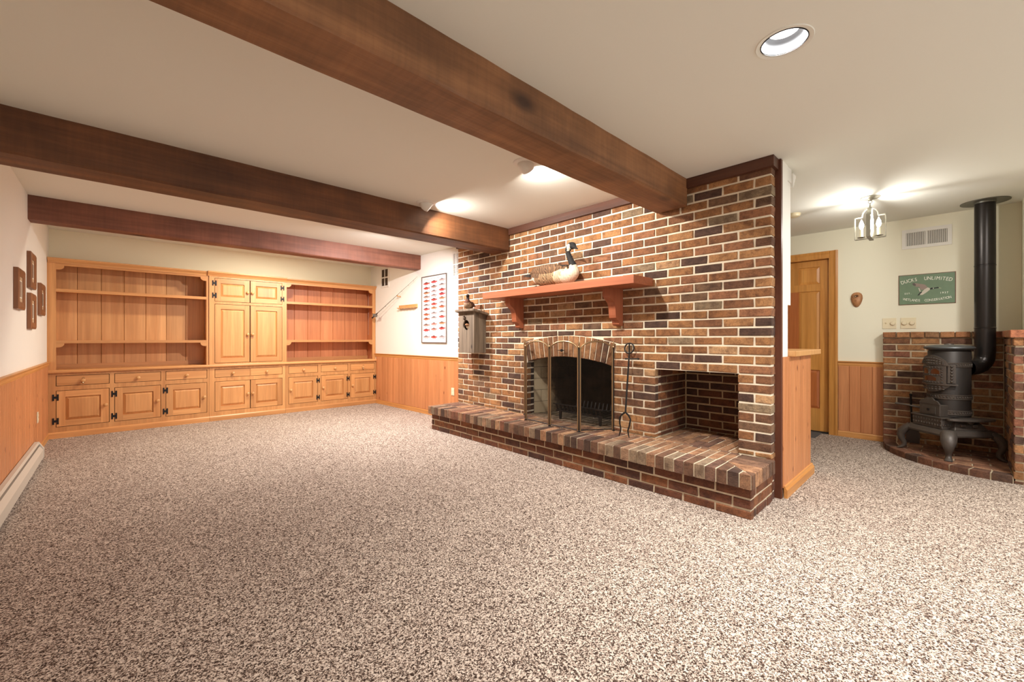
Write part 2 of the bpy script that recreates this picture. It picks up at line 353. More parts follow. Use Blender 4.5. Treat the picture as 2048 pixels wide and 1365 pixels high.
# hall wall with the doorway cut out
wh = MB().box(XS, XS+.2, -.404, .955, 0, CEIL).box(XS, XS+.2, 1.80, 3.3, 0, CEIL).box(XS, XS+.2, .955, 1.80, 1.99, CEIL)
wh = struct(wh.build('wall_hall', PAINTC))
# partition carrying the brick wall and the wet bar behind it
wp = struct(MB().box(3.26, 3.40, .80, 1.02, 0, CEIL).box(3.80, 3.90, 1.02, 4.34, 0, CEIL).build('wall_partition', PAINT))

# chair rails, baseboards and tongue-and-groove planks
WANG = math.atan(.0431); PIV = V((XP, 4.33, 0))      # the poster wall leans in by 2.5 degrees towards the cabinets
def on_poster_wall(o, slide=True):
    p = o.location.copy()
    if slide:
        k = 3.4366/(3.25+.0431*p.y); p.z = max(0, 1.075+(p.z-1.075)*k) if p.z > .5 else p.z; p.y += (k-1)*p.y
    o.location = PIV + M4.Rotation(WANG, 3, 'Z') @ (p-PIV); o.rotation_euler.z += WANG; return o
def rail_profile(o, z0=.772, z1=.828):           # (distance from wall, z)
    return [(0, z0), (.010, z0), (.012, z0+.012), (.016, z0+.016), (.016, z1-.020), (.022, z1-.014), (.028, z1-.008), (.028, z1), (0, z1)]
def base_profile(h=.068): return [(0, 0), (.016, 0), (.016, h-.016), (.010, h-.006), (.007, h), (0, h)]
def run_y(prof, xw, sgn, y0, y1, name, parent=None, mat=PINEY, d0=0):
    o = MB().prism([(xw+sgn*(p[0]+d0), p[1]) for p in prof], 'y', y0, y1).build(name, mat, parent); return o
PW = .0857
pk_cache = {}
def plank_mesh(h, w=.0857):
    k = (round(h, 3), round(w, 4)); e = w/2-.0009
    if k not in pk_cache:
        b = MB().prism([(-e, 0), (-e, -.009), (-e+.0038, -.0125), (e-.0038, -.0125), (e, -.009), (e, 0)], 'z', -h/2, h/2)
        me = D.meshes.new('plank'); me.from_pydata(b.v, [], b.f); me.materials.append(PINE); bm = bmesh.new(); bm.from_mesh(me)
        bmesh.ops.recalc_face_normals(bm, faces=bm.faces); bm.to_mesh(me); bm.free(); pk_cache[k] = me
    return pk_cache[k]
def planks(parent, p0, p1, z0, z1, rot, n0=None):
    a, b = V((p0[0], p0[1], 0)), V((p1[0], p1[1], 0)); n = max(1, round((b-a).length / PW)); me = plank_mesh(z1-z0, (b-a).length/n)
    for i in range(n):
        p = a.lerp(b, (i+.5)/n); link('plank', me, parent, (p.x, p.y, (z0+z1)/2), (0, 0, rot))
MB().box(XL, XL+.003, -2.9, 6.62, .01, .8).build('plank_backing', PINE, wl); MB().box(XP-.003, XP, 4.34, 6.62, .01, .8).build('plank_backing', PINE, wr); MB().box(XS-.003, XS, .504, .885, .01, .8).build('plank_backing', PINE, wh)
planks(wl, (XL, -2.9), (XL, 6.62), .066, .775, R_(90))
run_y(rail_profile(0), XL, 1, YR, 6.65, 'chair_rail', wl)
struct(run_y(base_profile(), XL, 1, YR, 6.62, 'baseboard_left'))['kind'] = 'structure'
planks(wr, (XP, 4.34), (XP, 6.62), .066, .775, R_(-90))
run_y(rail_profile(0), XP, -1, 4.34, 6.65, 'chair_rail', wr)
struct(run_y(base_profile(), XP, -1, 4.34, 6.66, 'baseboard_right'))
for o_ in (wr, D.objects['baseboard_right']): on_poster_wall(o_, False)
planks(wh, (XS, .504), (XS, .885), .066, .775, R_(-90))
run_y(rail_profile(0), XS, -1, .504, .886, 'chair_rail', wh)
struct(run_y(base_profile(), XS, -1, .504, .886, 'baseboard_hall'))
# ceiling trim board over the brick and the stained corner board
t1 = MB().box(3.118, 3.17, 3.64, 4.33, 2.208, CEIL).box(3.118, 3.17, 1.64, 3.36, 2.208, CEIL).box(3.118, 3.235, .812, 1.39, 2.208, CEIL)
struct(t1.build('trim_1', STAIN, bevel=.002))
struct(MB().box(3.228, 3.262, .797, .845, 0, 2.278).build('trim_2', STAINZ))
# ---------------------------------------------------------------- bricks
PAL = [((158,112,70),5), ((146,100,62),5), ((172,126,82),4), ((130,88,58),4), ((152,104,72),3), ((110,76,54),3), ((86,62,50),3), ((182,144,104),1), ((142,122,96),1), ((116,88,66),2)]
PALW = [p for p, k in PAL for _ in range(k)]
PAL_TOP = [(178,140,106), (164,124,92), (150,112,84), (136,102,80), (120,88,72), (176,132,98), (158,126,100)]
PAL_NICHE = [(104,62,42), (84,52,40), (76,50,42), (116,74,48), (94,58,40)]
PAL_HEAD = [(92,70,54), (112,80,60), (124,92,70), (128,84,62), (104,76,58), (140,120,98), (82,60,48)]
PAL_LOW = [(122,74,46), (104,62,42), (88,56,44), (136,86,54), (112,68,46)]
PAL_DARK = [(70,50,42), (60,44,38), (80,58,46), (52,40,36)]
def off_poly(poly, d):        # inset a convex polygon
    a = sum(poly[i][0]*poly[(i+1) % len(poly)][1]-poly[(i+1) % len(poly)][0]*poly[i][1] for i in range(len(poly)))
    if a < 0: poly = poly[::-1]
    n = len(poly); out = []
    for i in range(n):
        p0, p1, p2 = V(poly[i-1]), V(poly[i]), V(poly[(i+1) % n])
        e1 = (p1-p0).normalized(); e2 = (p2-p1).normalized(); n1 = V((-e1.y, e1.x)); n2 = V((-e2.y, e2.x))
        b = n1+n2; k = max(.3, 1+n1.dot(n2)); out.append(tuple(p1 + b*(d/k)))
    return out
def brick_geo(poly, depth, ch=.004, jit=.0020, rnd=random, hsub=False):
    """canonical: u = +x, v = +z, face towards -y, front plane at y = 0"""
    a = sum(poly[i][0]*poly[(i+1) % len(poly)][1]-poly[(i+1) % len(poly)][0]*poly[i][1] for i in range(len(poly)))
    if a < 0: poly = poly[::-1]
    poly = [(p[0]+rnd.uniform(-jit, jit), p[1]+rnd.uniform(-jit, jit)) for p in poly]
    n = len(poly); inn = off_poly(poly, ch)
    t = rnd.uniform(-.0025, .0015); tl = rnd.uniform(-.0015, .0015)
    w_ = max(abs(p[0]) for p in poly) or 1
    vs = [(p[0], depth, p[1]) for p in poly] + [(p[0], ch+t+tl*p[0]/w_, p[1]) for p in poly] + [(p[0], t+tl*p[0]/w_, p[1]) for p in inn]
    fs = [tuple(range(n-1, -1, -1)), tuple(range(2*n, 3*n))]
    for i in range(n):
        j = (i+1) % n; fs += [(i, j, n+j, n+i), (n+i, n+j, 2*n+j, 2*n+i)]
    return vs, fs
_bc = {}
def brick_mesh(poly, depth, col, key=None):
    if key is not None:
        key = (key, random.randrange(3), col)
        if key in _bc: return _bc[key]
    vs, fs = brick_geo(poly, depth)
    me = D.meshes.new('brick'); me.from_pydata(vs, [], fs); me.materials.append(BRICK)
    at = me.color_attributes.new('bc', 'FLOAT_COLOR', 'CORNER'); c = srgb(*col)
    k = random.uniform(.92, 1.08); c = (c[0]*k, c[1]*k, c[2]*k, 1)
    at.data.foreach_set('color', list(c)*len(at.data))
    bm = bmesh.new(); bm.from_mesh(me); bmesh.ops.recalc_face_normals(bm, faces=bm.faces); bm.to_mesh(me); bm.free()
    if key is not None: _bc[key] = me
    return me
ROT = {'-x': (0, 0, R_(-90)), '-y': (0, 0, 0), '+y': (0, 0, R_(180)), '+z': (R_(-90), 0, 0), '+x': (0, 0, R_(90))}
class Bricks:
    def __init__(s, parent): s.p = parent; s.items = []
    def add(s, poly, face, to_world, pal, depth=.05):
        """poly in (u, v) absolute; to_world(u, v) gives the world point of the front plane"""
        us = [p[0] for p in poly]; vs = [p[1] for p in poly]; uc, vc = (min(us)+max(us))/2, (min(vs)+max(vs))/2
        loc = [(p[0]-uc, p[1]-vc) for p in poly]; rect = len(poly) == 4 and len(set(round(u, 5) for u in us)) == 2
        key = (round(max(us)-min(us), 3), round(max(vs)-min(vs), 3), depth) if rect else None
        col = random.choice(pal) if isinstance(pal, list) else pal
        s.items.append((brick_mesh(loc, depth, col, key), to_world(uc, vc), ROT[face]))
    def rect(s, u0, u1, v0, v1, *a, **k): s.add([(u0, v0), (u1, v0), (u1, v1), (u0, v1)], *a, **k)
    def emit(s, limit=300, name='brick', rest='brick_courses'):
        it = sorted(s.items, key=lambda t: (V(t[1])-cam.location).length)
        for me, loc, rot in it[:limit]: link(name, me, s.p, loc, rot)
        if len(it) > limit:
            b = MB()
            for me, loc, rot in it[limit:]:
                m = M4.Translation(V(loc)) @ Euler(rot).to_matrix().to_4x4(); c = tuple(me.color_attributes['bc'].data[0].color)
                b.add([m @ v.co for v in me.vertices], [tuple(p.vertices) for p in me.polygons], 0, c)
            b.build(rest, BRICK, s.p, kind='stuff')
J = .0066                                   # half a joint
MOD = .2057
YE, YW = .833, 4.33                         # right and left end of the brick wall
HZ = .275                                   # hearth top
ZJ = [.244] + [.309+.065*k for k in range(16)] + [1.284+.0677*k for k in range(1, 14)] + [2.232]
YF0, YF1 = 2.0672, 3.0957                     # firebox opening
YN0, YN1, ZN = 1.039, 1.656, .829           # log niche opening
YA = (YF0+YF1)/2
def arc(y, r, c): return c + math.sqrt(max(0, r*r-(y-YA)**2))
RI, RO = 2.10, 2.30                          # intrados, extrados
CZ = .899-RI
arc_i = lambda y: arc(y, RI, CZ)
arc_o = lambda y: arc(y, RO, CZ)
HO = (YF1-YF0)/2+.055                        # half width at the extrados
wbk = MB()
X0, X1 = XB+.007, XB+.10
def core(y0, y1, z0, z1): wbk.prism([(y0, z0), (y1, z0), (y1, z1), (y0, z1)], 'x', X0, X1)
core(YE+.006, YN0-.004, 0, ZN); core(YN1+.004, YF0-.004, 0, ZN); core(YF1+.004, YW, 0, ZN)
core(YN0-.004, YN1+.004, 0, HZ-.02); core(YF0-.004, YF1+.004, 0, HZ-.02)
core(YE+.006, YF0-.004, ZN, CEIL); core(YF1+.004, YW, ZN, CEIL)
ns = 20
for i in range(ns):
    a, b = YF0-.004+(YF1-YF0+.008)*i/ns, YF0-.004+(YF1-YF0+.008)*(i+1)/ns
    wbk.prism([(a, arc_i(a)+.004), (b, arc_i(b)+.004), (b, CEIL), (a, CEIL)], 'x', X0, X1)
wbk.box(X1, X1+.01, YE+.02, YN0, 0, CEIL).box(X1+.0005, 3.2595, YE+.006, YE+.019, 0, CEIL)
WB = struct(wbk.build('wall_brick', MORTAR, fixn=False))
bk = Bricks(WB); tw = lambda u, v: (XB, -u, v)
for i in range(len(ZJ)-1):
    z0, z1 = ZJ[i]+J, ZJ[i+1]-J
    if i == 0: z0 = HZ+.004
    if i == len(ZJ)-2: z1 = 2.225
    half = (i % 2 == 0)
    ys = [YE]; y = YE + (MOD/2 if half else MOD)
    while y < YW-.01: ys.append(y); y += MOD
    ys.append(YW)
    for a, b in zip(ys, ys[1:]):
        ya, yb = a+(J if a > YE else 0), b-(J if b < YW else 0)
        if z0 < ZN-.01 and (abs(a-YN1) < .004 or abs(a-YF1) < .004): ya = a
        if z0 < ZN-.01 and (abs(b-YN0) < .004 or abs(b-YF0) < .004): yb = b
        segs = [(ya, yb)]
        def cut(segs, c0, c1):
            out = []
            for p, q in segs:
                if q <= c0 or p >= c1: out.append((p, q)); continue
                if p < c0: out.append((p, c0))
                if q > c1: out.append((c1, q))
            return out
        if z0 < ZN-.01: segs = cut(segs, YN0, YN1)
        zm = (z0+z1)/2
        if zm < arc_i(YF1)+.07: segs = cut(segs, YF0, YF1)
        for p, q in segs:
            if q-p < .025: continue
            # arch extrados and its skewbacks
            def low(y):
                if abs(y-YA) <= HO: return arc_o(y)+.010
                return 0
            if zm > arc_i(YF1)-.02 and q > YA-HO-.05 and p < YA+HO+.05:
                sk = .27                              # lean of the skewback
                def inside(y, z):
                    hw = (YF1-YF0)/2 + max(0, (z-arc_i(YF1)))*sk + .008
                    return abs(y-YA) < hw and z < arc_o(y)+.008 and z > arc_i(YF1)-.03
                K = 14; cols = [p+(q-p)*t/K for t in range(K+1)]; run = []; runs = []
                for yy in cols:
                    zz = z0
                    while zz < z1 and inside(yy, zz): zz += .002
                    if z1-zz > .012: run.append((yy, zz))
                    else:
                        if len(run) > 1: runs.append(run)
                        run = []
                if len(run) > 1: runs.append(run)
                for run in runs:
                    if run[-1][0]-run[0][0] < .02: continue
                    lo = [(-yy, zz) for yy, zz in run]
                    mid = lo[len(lo)//2]; lo = [lo[0], lo[len(lo)//3], mid, lo[2*len(lo)//3], lo[-1]]
                    if max(z for _, z in lo)-min(z for _, z in lo) < .002: lo = [lo[0], lo[-1]]
                    bk.add(lo[::-1] + [(lo[0][0], z1), (lo[-1][0], z1)], '-x', tw, PALW)
                continue
            dep = .085 if p < YE+.01 else .05
            bk.rect(-q, -p, z0, z1, '-x', tw, PALW, depth=dep)
# soldier arch
nv = 17; th = math.asin((YF1-YF0)/2/RI)
for i in range(nv):
    a0, a1 = -th+2*th*i/nv+.0022, -th+2*th*(i+1)/nv-.0022
    P = lambda a, r: (-(YA+r*sin(a)), CZ+r*cos(a))
    bk.add([P(a0, RI), P(a1, RI), P(a1, RO), P(a0, RO)], '-x', tw, [(166,116,74), (150,104,66), (134,92,60), (172,126,86), (110,78,56)], depth=.09)
# jambs of the firebox and log niche (faces towards -y)
XNB = 3.705
for i in range(len(ZJ)-1):
    z0, z1 = ZJ[i]+J, ZJ[i+1]-J
    if i == 0: z0 = HZ+.004
    if z1 > ZN: break
    bk.rect(XB+.052, XB+.10, z0, z1, '-y', lambda u, v: (u, YF1+.001, v), PAL_DARK, depth=.045)
    xs = [XB+.052, XB+.10+J] if i % 2 else [XB+.052]
    x = XB+.10+J*2 if i % 2 else XB+MOD-J
    cuts = [XB+.052]; x = XB+(MOD/2 if i % 2 == 0 else MOD)
    while x < XNB-.02: cuts.append(x); x += MOD
    cuts.append(XNB)
    for a, b in zip(cuts, cuts[1:]):
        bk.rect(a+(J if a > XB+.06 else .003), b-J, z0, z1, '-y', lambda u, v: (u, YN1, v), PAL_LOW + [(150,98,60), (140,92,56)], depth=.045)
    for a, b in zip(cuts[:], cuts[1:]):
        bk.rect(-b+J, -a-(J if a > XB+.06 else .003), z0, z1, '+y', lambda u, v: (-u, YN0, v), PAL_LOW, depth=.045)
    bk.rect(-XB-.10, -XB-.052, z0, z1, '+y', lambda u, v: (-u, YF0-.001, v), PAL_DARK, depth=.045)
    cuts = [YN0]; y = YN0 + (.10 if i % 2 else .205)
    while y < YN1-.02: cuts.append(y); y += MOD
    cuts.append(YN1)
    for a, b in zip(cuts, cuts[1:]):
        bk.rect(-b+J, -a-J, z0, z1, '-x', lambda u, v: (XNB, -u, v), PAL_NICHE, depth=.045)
bk.emit(300)
nm = MB().box(XB+.05, XNB+.06, YN1+.007, YN1+.05, .1, ZN+.03).box(XNB+.007, XNB+.06, YN0-.05, YN1+.01, .1, ZN+.03).box(XB+.05, XNB+.06, YN0-.05, YN0-.007, .1, ZN+.03).box(XB+.10, XNB+.06, YN0-.05, YN1+.05, ZN+.002, ZN+.06)
nm.box(XB+.05, XB+.10, YF1+.006, YF1+.04, .1, .86)
nm.build('niche_mortar', MORTARD, WB)
# firebox: pale firebrick sides, sooty back, brick floor
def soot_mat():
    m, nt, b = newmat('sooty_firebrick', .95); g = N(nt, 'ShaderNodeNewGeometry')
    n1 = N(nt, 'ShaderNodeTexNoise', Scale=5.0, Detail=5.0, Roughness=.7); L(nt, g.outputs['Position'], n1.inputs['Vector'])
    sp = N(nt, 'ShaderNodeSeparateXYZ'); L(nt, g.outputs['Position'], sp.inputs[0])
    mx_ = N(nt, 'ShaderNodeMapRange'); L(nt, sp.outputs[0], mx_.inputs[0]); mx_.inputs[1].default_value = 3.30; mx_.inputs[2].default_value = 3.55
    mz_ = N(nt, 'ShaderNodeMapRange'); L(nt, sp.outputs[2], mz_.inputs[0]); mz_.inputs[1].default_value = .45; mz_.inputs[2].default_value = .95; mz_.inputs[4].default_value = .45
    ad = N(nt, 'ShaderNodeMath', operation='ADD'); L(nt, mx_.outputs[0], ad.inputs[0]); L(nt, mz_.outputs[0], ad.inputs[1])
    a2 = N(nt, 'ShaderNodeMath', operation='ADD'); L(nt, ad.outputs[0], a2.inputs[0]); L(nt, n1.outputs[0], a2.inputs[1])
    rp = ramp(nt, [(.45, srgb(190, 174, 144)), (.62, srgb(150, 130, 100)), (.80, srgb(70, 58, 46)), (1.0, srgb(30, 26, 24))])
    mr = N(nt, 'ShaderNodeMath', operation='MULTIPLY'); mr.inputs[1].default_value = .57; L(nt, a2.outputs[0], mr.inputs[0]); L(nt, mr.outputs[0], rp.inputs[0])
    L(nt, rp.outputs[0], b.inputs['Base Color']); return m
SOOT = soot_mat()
SOOTD = plain('soot_black', srgb(40, 35, 32), .95)
fb = empty('firebox', (3.5, YA, HZ)); fb.parent = WB; fb.location = V((3.5, YA, HZ))-V(WB['_o']); fb['_o'] = (3.5, YA, HZ)
XFB = 3.76; YS1 = YF1-.16; YS0 = YF0+.16
def slab(p, q, z0, z1, t, nx, nz, name, mat, stagger=True):    # a panel of firebricks from p to q, normal to the left of p->q
    p, q = V(p), V(q); d = (q-p); ln = d.length; d.normalize(); nrm = V((-d.y, d.x))
    rh = (z1-z0)/nz
    for k in range(nz):
        st = [0] + [ln*(i+(.5 if (k % 2 and stagger) else 0))/nx for i in range(0 if (k % 2 and stagger) else 1, nx)] + [ln]
        for a, b in zip(st, st[1:]):
            m = MB(); g = .002; A = p+d*(a+g); B = p+d*(b-g); A2 = A-nrm*t; B2 = B-nrm*t
            m.prism([tuple(A), tuple(B), tuple(B2), tuple(A2)], 'z', z0+k*rh+g, z0+(k+1)*rh-g).build(name, mat, fb)
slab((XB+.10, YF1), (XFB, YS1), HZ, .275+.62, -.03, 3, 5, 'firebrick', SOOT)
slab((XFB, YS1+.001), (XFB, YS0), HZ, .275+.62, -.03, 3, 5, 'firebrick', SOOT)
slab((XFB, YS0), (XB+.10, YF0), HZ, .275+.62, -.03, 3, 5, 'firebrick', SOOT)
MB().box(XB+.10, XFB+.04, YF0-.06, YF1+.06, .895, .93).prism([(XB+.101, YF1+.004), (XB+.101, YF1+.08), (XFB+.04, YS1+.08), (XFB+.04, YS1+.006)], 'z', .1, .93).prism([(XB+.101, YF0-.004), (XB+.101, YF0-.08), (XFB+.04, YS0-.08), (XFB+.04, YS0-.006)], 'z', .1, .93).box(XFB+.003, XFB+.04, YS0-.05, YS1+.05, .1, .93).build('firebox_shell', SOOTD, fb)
# the damper pull: iron knob with its plate, on the arch
dk = thing('damper_knob', (XB, 2.60, .96), 'small black iron damper knob on the brick arch', 'knob')
my = M4.Rotation(R_(-90), 4, 'Y')
MB().lathe([(.004, -.002), (.004, .028), (.012, .030), (.015, .038), (.012, .046), (.003, .048)], 12, (XB, 2.60, .96), my).build('pull_knob', IRON, dk, smooth=True)
MB().tube([(XB-.022, 2.60, .96), (XB-.026, 2.63, .962), (XB-.022, 2.655, .96)], .003, 6).build('ring_arm', IRON, dk)

# ---------------------------------------------------------------- raised brick hearth
XH, XT = 2.725, 2.69; YH0, YH1 = .812, 4.30; HB = .187
ni = empty('log_niche', (3.4, 1.35, HZ)); ni.parent = WB; ni.location = V((3.4, 1.35, HZ))-V(WB['_o']); ni['_o'] = (3.4, 1.35, HZ)
MB().box(XB+.013, XNB+.02, YN0-.002, YN1+.01, .15, HZ-.006).box(XB+.013, XFB+.02, YF0-.05, YF1+.05, .15, HZ-.006).build('floor_bed', MORTAR, ni)
he = thing('raised_hearth', (3.0, 2.5, 0), 'long raised brick hearth running along the foot of the brick wall', 'hearth')
hc = MB().box(XH+.007, XB-.001, .832, YH1-.03, 0, HB-.001).box(XT+.005, XB-.001, YH0+.005, YH1-.005, HB+.001, HZ-.004)
hc.build('mortar_bed', MORTARH, he, fixn=False)
hb = Bricks(he); nib = Bricks(ni); fbb = Bricks(fb)
RW = .0668
top = lambda u, v: (u, v, HZ)
def tiles(x0, x1, y0, y1, pal, z=HZ, depth=.06, B=None):
    n = max(1, round((y1-y0)/RW)); s = (y1-y0)/n
    for i in range(n): (B or hb).rect(x0+.004, x1-.004, y0+i*s+.0045, y0+(i+1)*s-.0045, '+z', lambda u, v: (u, v, z), pal, depth=depth)
# front row: rowlock headers, mitred at the near corner
n = round((YH1-(YH0+.005))/RW); s = (YH1-YH0-.005)/n; LEN = .205
for i in range(n):
    y0 = YH0+.003+i*s; a, b = y0+.0048, y0+s-.0048
    x1a = min(LEN, max(0, y0+.0045-YH0)); x1b = min(LEN, max(0, y0+s-.0045-YH0))
    xa, xb = XT+max(.012, x1a-.006), XT+max(.012, x1b-.006)
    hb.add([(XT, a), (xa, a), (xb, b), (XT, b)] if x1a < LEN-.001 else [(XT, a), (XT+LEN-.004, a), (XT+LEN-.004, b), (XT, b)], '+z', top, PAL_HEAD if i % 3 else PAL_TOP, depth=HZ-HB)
# return row on the near end
nr = 6
for i in range(nr+1):
    xa0 = XT+.004+i*RW; a, b = xa0+.003, xa0+RW-.004
    if a > XB+.06: break
    b = min(b, XB-.006); ya, yb = YH0+min(LEN, a-XT)-.008, YH0+min(LEN, b-XT)-.008
    if a-XT > LEN: ya = yb = YH0+LEN-.004
    if b-a < .02: continue
    hb.add([(a, YH0), (b, YH0), (b, yb), (a, max(ya, YH0+.006))], '+z', top, PAL_TOP+PAL_HEAD, depth=HZ-HB)
tiles(XT+LEN, XT+2*LEN, YH0+LEN, YH1-.003, PAL_TOP)
tiles(XT+2*LEN, XB-.002, YH0+LEN, YH1-.003, PAL_TOP)
tiles(XB+.002, XB+.16, YN0, YN1, PAL_TOP, B=nib); tiles(XB+.16, XB+.365, YN0, YN1, PAL_TOP, B=nib); tiles(XB+.365, XNB+.004, YN0, YN1, PAL_TOP, B=nib)
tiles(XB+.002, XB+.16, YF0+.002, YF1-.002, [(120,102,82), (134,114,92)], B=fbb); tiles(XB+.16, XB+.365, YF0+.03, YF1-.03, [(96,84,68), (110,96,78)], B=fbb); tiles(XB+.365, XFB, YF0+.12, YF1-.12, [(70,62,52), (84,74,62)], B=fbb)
nib.emit(300); fbb.emit(300)
wbb = Bricks(WB)
# three courses below
HJ = [-.013, .052, .119, HB]
for i in range(3):
    z0, z1 = max(.0, HJ[i]+J), HJ[i+1]-J
    ys = [.827]; y = .827+(MOD if i % 2 == 0 else MOD/2)
    while y < YH1-.05: ys.append(y); y += MOD
    ys.append(YH1-.02)
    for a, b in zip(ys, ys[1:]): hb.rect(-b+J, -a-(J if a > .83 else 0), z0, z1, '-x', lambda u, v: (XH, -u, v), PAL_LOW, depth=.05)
    xs = [XH+.052]; x = XH+(MOD/2 if i % 2 == 0 else MOD); xs = [XH+.052] if x-XH-.052 > .02 else []
    while x < XB: xs.append(x); x += MOD
    xs.append(XB-.002)
    for a, b in zip(xs, xs[1:]): hb.rect(a+J, b-J, z0, z1, '-y', lambda u, v: (u, .827, v), PAL_LOW, depth=.05)
    wbb.rect(XB+.002, 3.226, z0, z1, '-y', lambda u, v: (u, YE, v), PAL_LOW, depth=.03)
wbb.rect(XB+.002, 3.226, HB+J, .30, '-y', lambda u, v: (u, YE, v), PAL_LOW, depth=.03)
hb.emit(300); wbb.emit(300)
# low brick wall ends below the hearth on the wall's own end
# ---------------------------------------------------------------- brick wainscot and curved pad behind the stove
XK, YK, XE = 5.69, -.30, 4.82
KZ = 1.082
km = MB().box(XK+.007, XS, YK, .498, 0, KZ+.05).box(XE+.007, XS, -.404, YK-.007, 0, KZ+.05)
AB = empty('wall_stove', (5.4, 0, 0)); AB['kind'] = 'structure'
km.build('mortar_core', MORTARD, AB, fixn=False)
ab = Bricks(AB); PALS = [(162,114,72), (148,102,66), (134,92,62), (114,78,58), (90,66,54), (168,122,80), (140,90,66), (154,110,70)]
SC = [KZ-.0658*k for k in range(17)] + [0]
for i in range(len(SC)-1):
    z1, z0 = SC[i]-J, max(.0, SC[i+1]+J)
    if z1-z0 < .015: continue
    u1 = .504; cuts = [-u1]; y = -u1+(MOD if i % 2 == 0 else MOD/2)
    while y < -YK-.02: cuts.append(y); y += MOD
    cuts.append(-YK)
    for a, b in zip(cuts, cuts[1:]): ab.rect(a+(J if a > -u1 else 0), b-J, z0, z1, '-x', lambda u, v: (XK, -u, v), PALS, depth=.05)
    cuts = [XE]; x = XE+(MOD/2 if i % 2 == 0 else MOD)
    while x < XK-.03: cuts.append(x); x += MOD
    cuts.append(XK)
    for a, b in zip(cuts, cuts[1:]):
        ab.rect(-b+J, -a-(J if a > XE else 0), z0, z1, '+y', lambda u, v: (-u, YK, v), PALS, depth=.045)
    ab.rect(.30+.047, .404, z0, z1, '-x', lambda u, v: (XE, -u, v), PALS, depth=.08)
for i in range(8):                                   # projecting header cap
    a = -.504+i*.1015
    ab.rect(a+.002, a+.096, KZ+.003, KZ+.057, '-x', lambda u, v: (XK-.018, -u, v), [(176,124,82), (160,108,70), (168,106,74), (150,112,78)], depth=.12)
for i in range(9):
    a = XE-.018+i*.1005
    if a > XK-.06: break
    ab.rect(-a-.096, -a-.002, KZ+.003, KZ+.057, '+y', lambda u, v: (-u, YK+.018, v), [(176,124,82), (190,160,126), (168,106,74)], depth=.11)
ab.rect(.27+.115, .404, KZ+.003, KZ+.057, '-x', lambda u, v: (XE-.018, -u, v), [(176,124,82)], depth=.10)
ab.emit(300)
# pad
PZ = .055
def ell(t, rx, ry): return (XK-rx*cos(t), YK+ry*sin(t))
PD = thing('stove_pad', (5.4, 0, 0), 'low quarter-round brick pad under the black stove', 'hearth')
rx, ry = .87, .80
MB().prism([(XK, YK)] + [ell(pi/2*i/24, rx-.008, ry-.008) for i in range(25)], 'z', 0, PZ-.005).build('mortar_bed', MORTARD, PD)
pb = Bricks(PD); ptop = lambda u, v: (u, v, PZ)
nb = 11
for i in range(nb):
    t0, t1 = pi/2*(i/nb)+.006, pi/2*((i+1)/nb)-.006
    pb.add([ell(t0, rx, ry), ell(t0, rx-.095, ry-.095), ell(t1, rx-.095, ry-.095), ell((t0+t1)/2, rx, ry), ell(t1, rx, ry)][::1] if False else [ell(t0, rx, ry), ell((t0+t1)/2, rx, ry), ell(t1, rx, ry), ell(t1, rx-.095, ry-.095), ell(t0, rx-.095, ry-.095)], '+z', ptop, [(120,80,58), (104,70,52), (134,90,64), (86,62,48)], depth=PZ)
def clip(poly, inside_line):
    (px, py), (nx, ny) = inside_line; out = []
    for i in range(len(poly)):
        a, b = poly[i], poly[(i+1) % len(poly)]; da = (a[0]-px)*nx+(a[1]-py)*ny; db = (b[0]-px)*nx+(b[1]-py)*ny
        if da >= 0: out.append(a)
        if (da >= 0) != (db >= 0): t = da/(da-db); out.append((a[0]+t*(b[0]-a[0]), a[1]+t*(b[1]-a[1])))
    return out
x = XK
r = 0
while x > XK-rx+.1:
    y = YK + (0 if r % 2 == 0 else -.1)
    while y < YK+ry:
        poly = [(x-.0985, max(y, YK)+.004), (x-.004, max(y, YK)+.004), (x-.004, y+.199), (x-.0985, y+.199)]
        if y+.199 > YK+.02:
            for k in range(12):
                t = pi/2*(k+.5)/12; p = ell(t, rx-.104, ry-.104); nx, ny = cos(t)/(rx), -sin(t)/(ry); l = math.hypot(nx, ny)
                if len(poly) >= 3: poly = clip(poly, (p, (nx/l, ny/l)))
            if len(poly) >= 3:
                ar = abs(sum(poly[i][0]*poly[(i+1) % len(poly)][1]-poly[(i+1) % len(poly)][0]*poly[i][1] for i in range(len(poly))))/2
                if ar > .0012: pb.add(poly, '+z', ptop, [(128,88,64), (116,80,60), (140,98,72), (150,112,84)], depth=.03)
        y += .203
    x -= .1025; r += 1
pb.emit(300)
# ---------------------------------------------------------------- beams
def beam(y0, y1, z0, x1, mat, label):
    o = MB()
    # slightly waney edges: subdivided along the length
    n = 24; rnd = random.Random(int(y0*100)); prof = []
    for i in range(n+1):
        x = XL + (x1-XL)*i/n; j = lambda k=.0025: rnd.uniform(-k, k)
        prof.append([(x, y0+j(), CEIL), (x, y0+j(), z0+.012), (x, y0+.010+j(), z0+j(.0015)), (x, y1-.010+j(), z0+j(.0015)), (x, y1+j(), z0+.012), (x, y1+j(), CEIL)])
    vs = [p for r in prof for p in r]; fs = []
    for i in range(n):
        for k in range(6): a = i*6+k; b = i*6+(k+1) % 6; fs.append((a, b, b+6, a+6))
    fs += [tuple(range(5, -1, -1)), tuple(range(n*6, n*6+6))]
    return tag(o.add(vs, fs).build('ceiling_beam', mat), label, 'beam', 'rough-sawn ceiling beams')
beam(1.388, 1.64, 2.072, 3.13, BEAM1, 'nearest and largest-looking brown ceiling beam, ending high on the brick wall')
beam(3.363, 3.63, 2.036, 3.135, BEAM, 'middle dark brown ceiling beam, its face lit by the small spotlight beside it')
beam(5.32, 5.50, 2.077, XP, BEAMR, 'farthest and slimmest reddish-lit ceiling beam, just in front of the bookcases')

